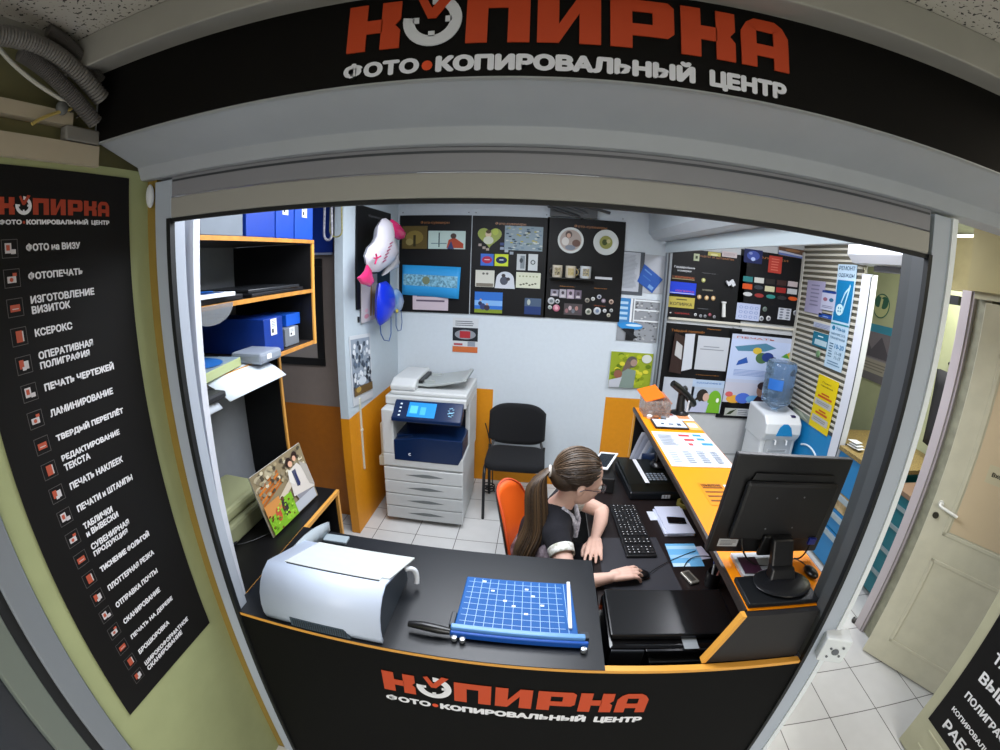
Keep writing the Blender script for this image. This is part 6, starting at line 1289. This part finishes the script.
limb(b, [SR, (.16, 1.49, .81), ER, (.25, 1.40, .778), WR_], [.050, .043, .037, .036, .023])
EL = Vector((.372, 1.935, .793)); WL = Vector((.318, 1.715, .782))
limb(b, [SL, (.28, 1.95, .825), EL, (.355, 1.84, .790), WL], [.050, .043, .038, .036, .023])
# thighs, shins, feet
for s_ in (-1, 1):
    y = 1.785+s_*.085
    limb(b, [(.05, y, .545), (.27, y-.03, .555), (.46, y-.05, .535)], [.088, .075, .055]); limb(b, [(.46, y-.05, .535), (.47, y-.05, .33), (.46, y-.05, .09)], [.054, .052, .034]); limb(b, [(.45, y-.05, .045), (.50, y-.05, .04), (.59, y-.05, .033)], [.038, .034, .026])
# hands
def hand(mb, W, fwd, down, s_, curls, lens=(.072, .080, .074, .058), rr_=.0082, spread=.0195):
    """palm from the wrist W, five separate fingers; s_ = side on which the thumb sits"""
    fwd = Vector(fwd).normalized(); down = (Vector(down)-fwd*Vector(down).dot(fwd)).normalized(); side = fwd.cross(down)*s_
    P0 = W+fwd*.045; limb(mb, [W, W+fwd*.02], [.022, .022])
    for k in range(4):
        o_ = side*((1.5-k)*spread); kn = W+fwd*(.088-.004*abs(1.2-k))+o_*1.0
        limb(mb, [W+fwd*.012+o_*.6, kn], [.015, .0115], 4, 12)
        p = kn; d = fwd+side*(1.5-k)*.08; L_ = lens[k]; a = curls[k]
        for j, (fr, r1) in enumerate(((.45, rr_*1.05), (.30, rr_*.97), (.25, rr_*.85))):
            ang = R(a[j]); dd = (d.normalized()*math.cos(ang)+down*math.sin(ang)).normalized(); q_ = p+dd*L_*fr
            limb(mb, [p, q_], [r1*1.05, r1], 3, 12); p = q_
    t0 = W+fwd*.022+side*.018+down*.006; t1 = t0+(fwd*.55+side*.62+down*.25).normalized()*.036; t2 = t1+(fwd*.9+side*.25+down*.30).normalized()*.030; t3 = t2+(fwd*.95-side*.05+down*.35).normalized()*.024
    limb(mb, [t0, t1, t2, t3], [.0135, .0115, .0095, .008], 3, 12)
hand(b, WR_+Vector((.005, .003, .004)), (.95, .27, .05), (0, 0, -1), 1, [(5, 35, 60), (2, 38, 62), (6, 42, 66), (14, 50, 70)])
hand(b, WL+Vector((-.002, -.008, .0)), (-.14, -.98, .02), (.1, 0, -1), -1, [(8, 22, 35), (6, 20, 34), (8, 24, 38), (12, 30, 42)])
body = remeshed(b, .0040, 5, 'body', SK, person)
# eyes, lips
for s_ in (-1, 1):
    ey = MB()
    ey.ell((0, 0, 0), (.0115, .0125, .0095), M('#e4e0dc', .2), T=HM @ Matrix.Translation((.084, s_*.031, .0)), seg=14, rings=10)
    ey.ell((0, 0, 0), (.003, .0055, .0055), M('#3a2a1e', .2), T=HM @ Matrix.Translation((.0945, s_*.031, -.001)), seg=12, rings=8); ey.build('eye', None, person)
m = MB(); m.ell((0, 0, 0), (.008, .019, .005), M('#b0605c', .4), T=HM @ Matrix.Translation((.0925, 0, -.066)), seg=14, rings=8); m.build('lips', None, person)
for s_ in (-1, 1): MB().ell((0, 0, 0), (.004, .017, .003), M('#3f2c1e', .8), T=HM @ Matrix.Translation((.090, s_*.033, .020)), seg=10, rings=6).build('eyebrow', None, person)
# glasses
gl = MB(); GF = M('#2a1620', .3)
for s_ in (-1, 1):
    gl.tube([HM @ Vector((.108-.004*abs(math.cos(R(a))), s_*.033+.023*math.cos(R(a)), -.002+.016*math.sin(R(a)))) for a in range(0, 360, 20)], .0018, 6, GF, closed=True)
    gl.tube([HM @ Vector(v) for v in ((.104, s_*.057, .004), (.07, s_*.078, .004), (.005, s_*.086, .002), (-.012, s_*.086, -.012))], .0022, 6, GF)
gl.tube([HM @ Vector((.108, -.010, .0)), HM @ Vector((.111, 0, .004)), HM @ Vector((.108, .010, .0))], .0016, 6, GF)
g_ = gl.build('glasses', None, person)
ln = MB()
for s_ in (-1, 1):
    ln.add([HM @ Vector((.1062, s_*.033+.022*math.cos(R(a)), -.002+.015*math.sin(R(a)))) for a in range(0, 360, 20)], [tuple(range(18))], M('#cdd6dc', .05, alpha=.25))
ln.build('lenses', None, g_)
# hair: cap with combed strands and a long ponytail
HR = M('#3c2d1f', .5, col2='#2a1f15', scale=90); HR2 = M('#54402c', .5)
h = MB(); he((-.022, 0, .040), (.098, .083, .094), h); he((-.060, 0, -.004), (.062, .070, .060), h); he((-.105, 0, .0), (.030, .034, .034), h); he((-.01, .058, .030), (.050, .024, .030), h); he((-.01, -.058, .030), (.050, .024, .030), h)
hair = remeshed(h, .005, 4, 'hair', HR, person)
st = MB(); TIE = Vector((-.128, 0, .002)); rr = random.Random(9)
HCc = Vector((-.022, 0, .040)); HRr = Vector((.0995, .0845, .0955))
for k in range(150):
    ph = R(-100+200*(k/149)+rr.uniform(-1, 1)); th0 = R(8+34*rr.random())
    s0 = Vector((math.cos(th0)*math.cos(ph*.78), math.sin(ph*.78), math.sin(th0))).normalized() if k % 3 else Vector((rr.uniform(-.2, .9), rr.uniform(-.8, .8), rr.uniform(.3, 1))).normalized()
    e0 = (TIE-HCc); e0 = Vector((e0.x/HRr.x, e0.y/HRr.y, e0.z/HRr.z)).normalized()
    if s0.dot(e0) < -.97: continue
    P_ = []
    for i in range(11):
        u = i/10; d = s0.lerp(e0, u)
        if i in (0,): d = s0
        d = d.normalized() if d.length > .02 else s0
        q_ = HCc+Vector((d.x*HRr.x, d.y*HRr.y, d.z*HRr.z))*(1.0+.004*math.sin(7*u+k))
        P_.append(HM @ q_)
    st.tube(P_, [.0012]+[.0022]*9+[.0015], 5, HR2 if k % 3 == 0 else HR)
st.build('hair_strands', None, hair)
tw = HM @ TIE
MB().tube([tw+Vector((.012*math.cos(R(a))*0, .022*math.cos(R(a)), .022*math.sin(R(a)))) for a in range(0, 360, 30)], .007, 8, closed=True).build('hair_tie', M('#c8c0b8', .5), hair)
pt = MB()
for k in range(240):
    a = 2*math.pi*rr.random(); q_ = math.sqrt(rr.random()); sx, sy = q_*math.cos(a), q_*math.sin(a); ln_ = rr.uniform(.8, 1.05)
    P0 = tw+Vector((.012*sx, .016*sy, .014*sx)); P1 = tw+Vector((-.055+.04*sx, -.02+.045*sy, -.05+.03*sx)); P2 = Vector((.035+.05*sx, 1.665+.06*sy, .87)); P3 = Vector((-.005+.048*sx, 1.615+.06*sy, .72+.03*rr.random())); P4 = Vector((.005+.03*sx+.01*rr.random(), 1.58+.045*sy, .86-.30*ln_))
    C = [P0, P1, P2, P3, P4]; Q = []
    for i in range(len(C)-1):
        for j in range(5):
            u = j/5; a0 = C[max(i-1, 0)]; a1 = C[i]; a2 = C[i+1]; a3 = C[min(i+2, 4)]
            Q.append(.5*((2*a1)+(a2-a0)*u+(2*a0-5*a1+4*a2-a3)*u*u+(3*a1-a0-3*a2+a3)*u**3))
    Q.append(C[-1]); w_ = rr.uniform(.0042, .0065)
    pt.tube(Q, [w_*.7]+[w_]*(len(Q)-5)+[w_*.8, w_*.6, w_*.4, w_*.15], 5, [HR, HR2, M('#4c3a27', .5)][k % 3])
pt.build('ponytail', None, hair)
# clothes
VB = M('#0d0d17', .95, var=.3, scale=120)
v = MB()
limb(v, [(.055, 1.785, .64), (.085, 1.775, .76), (.125, 1.77, .85)], [.112, .128, .088], 5, 20)
limb(v, [SR+Vector((0, .0, .0)), (.132, 1.77, .868), SL], [.062, .082, .062]); limb(v, [(.11, 1.68, .795), (.15, 1.86, .795)], [.097, .097])
limb(v, [SR, (.145, 1.545, .838)], [.061, .056])
limb(v, [SL, (.225, 1.945, .845)], [.061, .056])
vest = remeshed(v, .006, 5, 'vest', VB, person)
def slv(a, b_, r0, r1, m, name, mat, par):
    a = Vector(a); b_ = Vector(b_); mm = MB().tube([a.lerp(b_, i/4) for i in range(5)], [r0+(r1-r0)*i/4 for i in range(5)], 24, None, cap=False); return mm.build(name, mat, par, thick=.003)
slv((.146, 1.543, .839), (.156, 1.508, .822), .056, .053, None, 'sleeve_band', M('#dddddb', .7, col2='#a8a898', scale=55), vest)
slv((.215, 1.944, .849), (.262, 1.949, .832), .056, .053, None, 'sleeve_band', M('#dddddb', .7, col2='#a8a898', scale=55), vest)
m = MB().ell((.128, 1.515, .868), (.012, .008, .006)); m.build('yellow_flower', M('#d0b438', .6), vest)
v = MB(); limb(v, [(.03, 1.79, .56), (.055, 1.785, .66)], [.128, .118], 4, 20); limb(v, [(.04, 1.70, .57), (.04, 1.87, .57)], [.112, .112]); limb(v, [(.10, 1.655, .70), (.12, 1.60, .76)], [.10, .07])
remeshed(v, .006, 4, 'blouse', M('#9c8e96', .8, col2='#544850', scale=34), person)
# white neckline inlay down the front
nk = MB()
for s_, pts in ((1, [(.150, 1.70, .945), (.195, 1.705, .90), (.222, 1.715, .84), (.225, 1.72, .78)]), (-1, [(.175, 1.83, .945), (.215, 1.80, .90), (.235, 1.78, .84), (.232, 1.76, .78)])):
    nk.tube(pts, [.008, .012, .014, .012], 8)
nk.build('neck_trim', M('#d8d8e0', .7, col2='#8c8c98', scale=60), vest)
tr_ = MB()
for s_ in (-1, 1):
    y = 1.785+s_*.085
    limb(tr_, [(.05, y, .545), (.27, y-.03, .555), (.46, y-.05, .535)], [.098, .084, .064]); limb(tr_, [(.46, y-.05, .535), (.47, y-.05, .33), (.46, y-.05, .12)], [.063, .060, .046])
limb(tr_, [(.04, 1.70, .545), (.04, 1.87, .545)], [.113, .113])
remeshed(tr_, .008, 4, 'trousers', M('#1a1c26', .85), person)
for s_ in (-1, 1):
    y = 1.785+s_*.085-.05; sh = MB(); limb(sh, [(.44, y, .052), (.50, y, .046), (.595, y, .038)], [.046, .042, .034]); o = remeshed(sh, .006, 3, 'shoe', M('#18181a', .4), person)
# ================================================================== groups of repeats
GR = {'button_badge': 'button badges and keyrings on the third board', 'colour_swatch': 'colour swatches on the upper board', 'engraved_plate': 'engraved plates on the upper right board', 'stamp_sample': 'small stamp samples on the upper right board',
 'puzzle_piece': 'loose puzzle pieces on the middle board', 'printed_mug': 'printed mugs on the small shelf', 'photo_plate': 'round photo plates', 'photo_magnet': 'photo magnets on the third board', 'coaster': 'lips coasters', 'phone_case': 'printed phone cases',
 'display_board': 'black display boards', 'paper_carton': 'paper cartons on the shelves', 'business_card': 'white cards on the booth counter', 'paper_pad': 'white paper pads', 'paper_sheaf': 'fanned papers under the ledge', 'rubber_stamp': 'round stamps by the clear holder',
 'document_folder': 'black folders on the middle shelf', 'lanyard': 'lanyards by the pillar', 'ceiling_cable': 'dark cables over the boards', 'small_tag': 'small tags on the upper right board', 'board_caption': 'small captions on the boards', 'photo_tile': 'photo tiles on the middle board',
 'sample_sheet': 'white sample sheets on the lower board', 'drawing_sheet': 'sheets of drawings on the upper boards', 'small_label': 'small labels at the lower board foot', 'leaflet': 'leaflets on the ledge', 'computer_mouse': 'computer mice', 'paper_sheets': 'curling sheets on the bottom shelf'}
for o in list(bpy.data.objects):
    if o.parent is None and o.get('label') and not o.get('group'):
        g = GR.get(o.name.split('.')[0])
        if g: o['group'] = g
# ================================================================== light
S.view_settings.view_transform = 'Standard'; S.view_settings.look = 'None'; S.view_settings.gamma = 1; S.view_settings.use_curve_mapping = False
S.view_settings.exposure = 0.36
S.cycles.use_denoising = True; S.cycles.max_bounces = 8; S.cycles.sample_clamp_indirect = 4
w = bpy.data.worlds.new('world'); S.world = w; w.use_nodes = True
w.node_tree.nodes['Background'].inputs['Color'].default_value = lin('#9a9c96'); w.node_tree.nodes['Background'].inputs['Strength'].default_value = .5
def area(name, loc, sx, sy, e, col, rot=(0, 0, 0)):
    l = bpy.data.lights.new(name, 'AREA'); l.shape = 'RECTANGLE'; l.size = sx; l.size_y = sy; l.energy = e; l.color = lin(col)[:3]
    o = bpy.data.objects.new(name, l); COL.objects.link(o); o.location = loc; o.rotation_euler = rot; return o
area('kiosk_lamp_light', (-.25, 1.45, 2.525), 1.1, .7, 28, '#f2f7ff')
area('kiosk_lamp_light', (-.25, 2.35, 2.525), 1.1, .7, 21, '#f2f7ff')
area('corridor_lamp_light', (1.65, 2.5, 2.54), .6, .8, 24, '#f4f6ff')
area('tailor_lamp_light', (2.72, 2.2, 2.5), .4, .8, 24, '#fbfaf0')
area('hall_fill_light', (.3, -.9, 2.47), 1.2, .6, 8, '#fff4e6')  # unseen fill lights added along the hall to brighten the shop front
area('hall_fill_light', (.3, -2.3, 2.47), 1.6, .8, 66, '#f4f4f6')
area('hall_fill_light', (.8, -4.0, 2.47), 2.0, 1.0, 110, '#f4f4f6')
area('hall_fill_light', (1.7, .5, 2.47), .6, .6, 7, '#fff2dc')
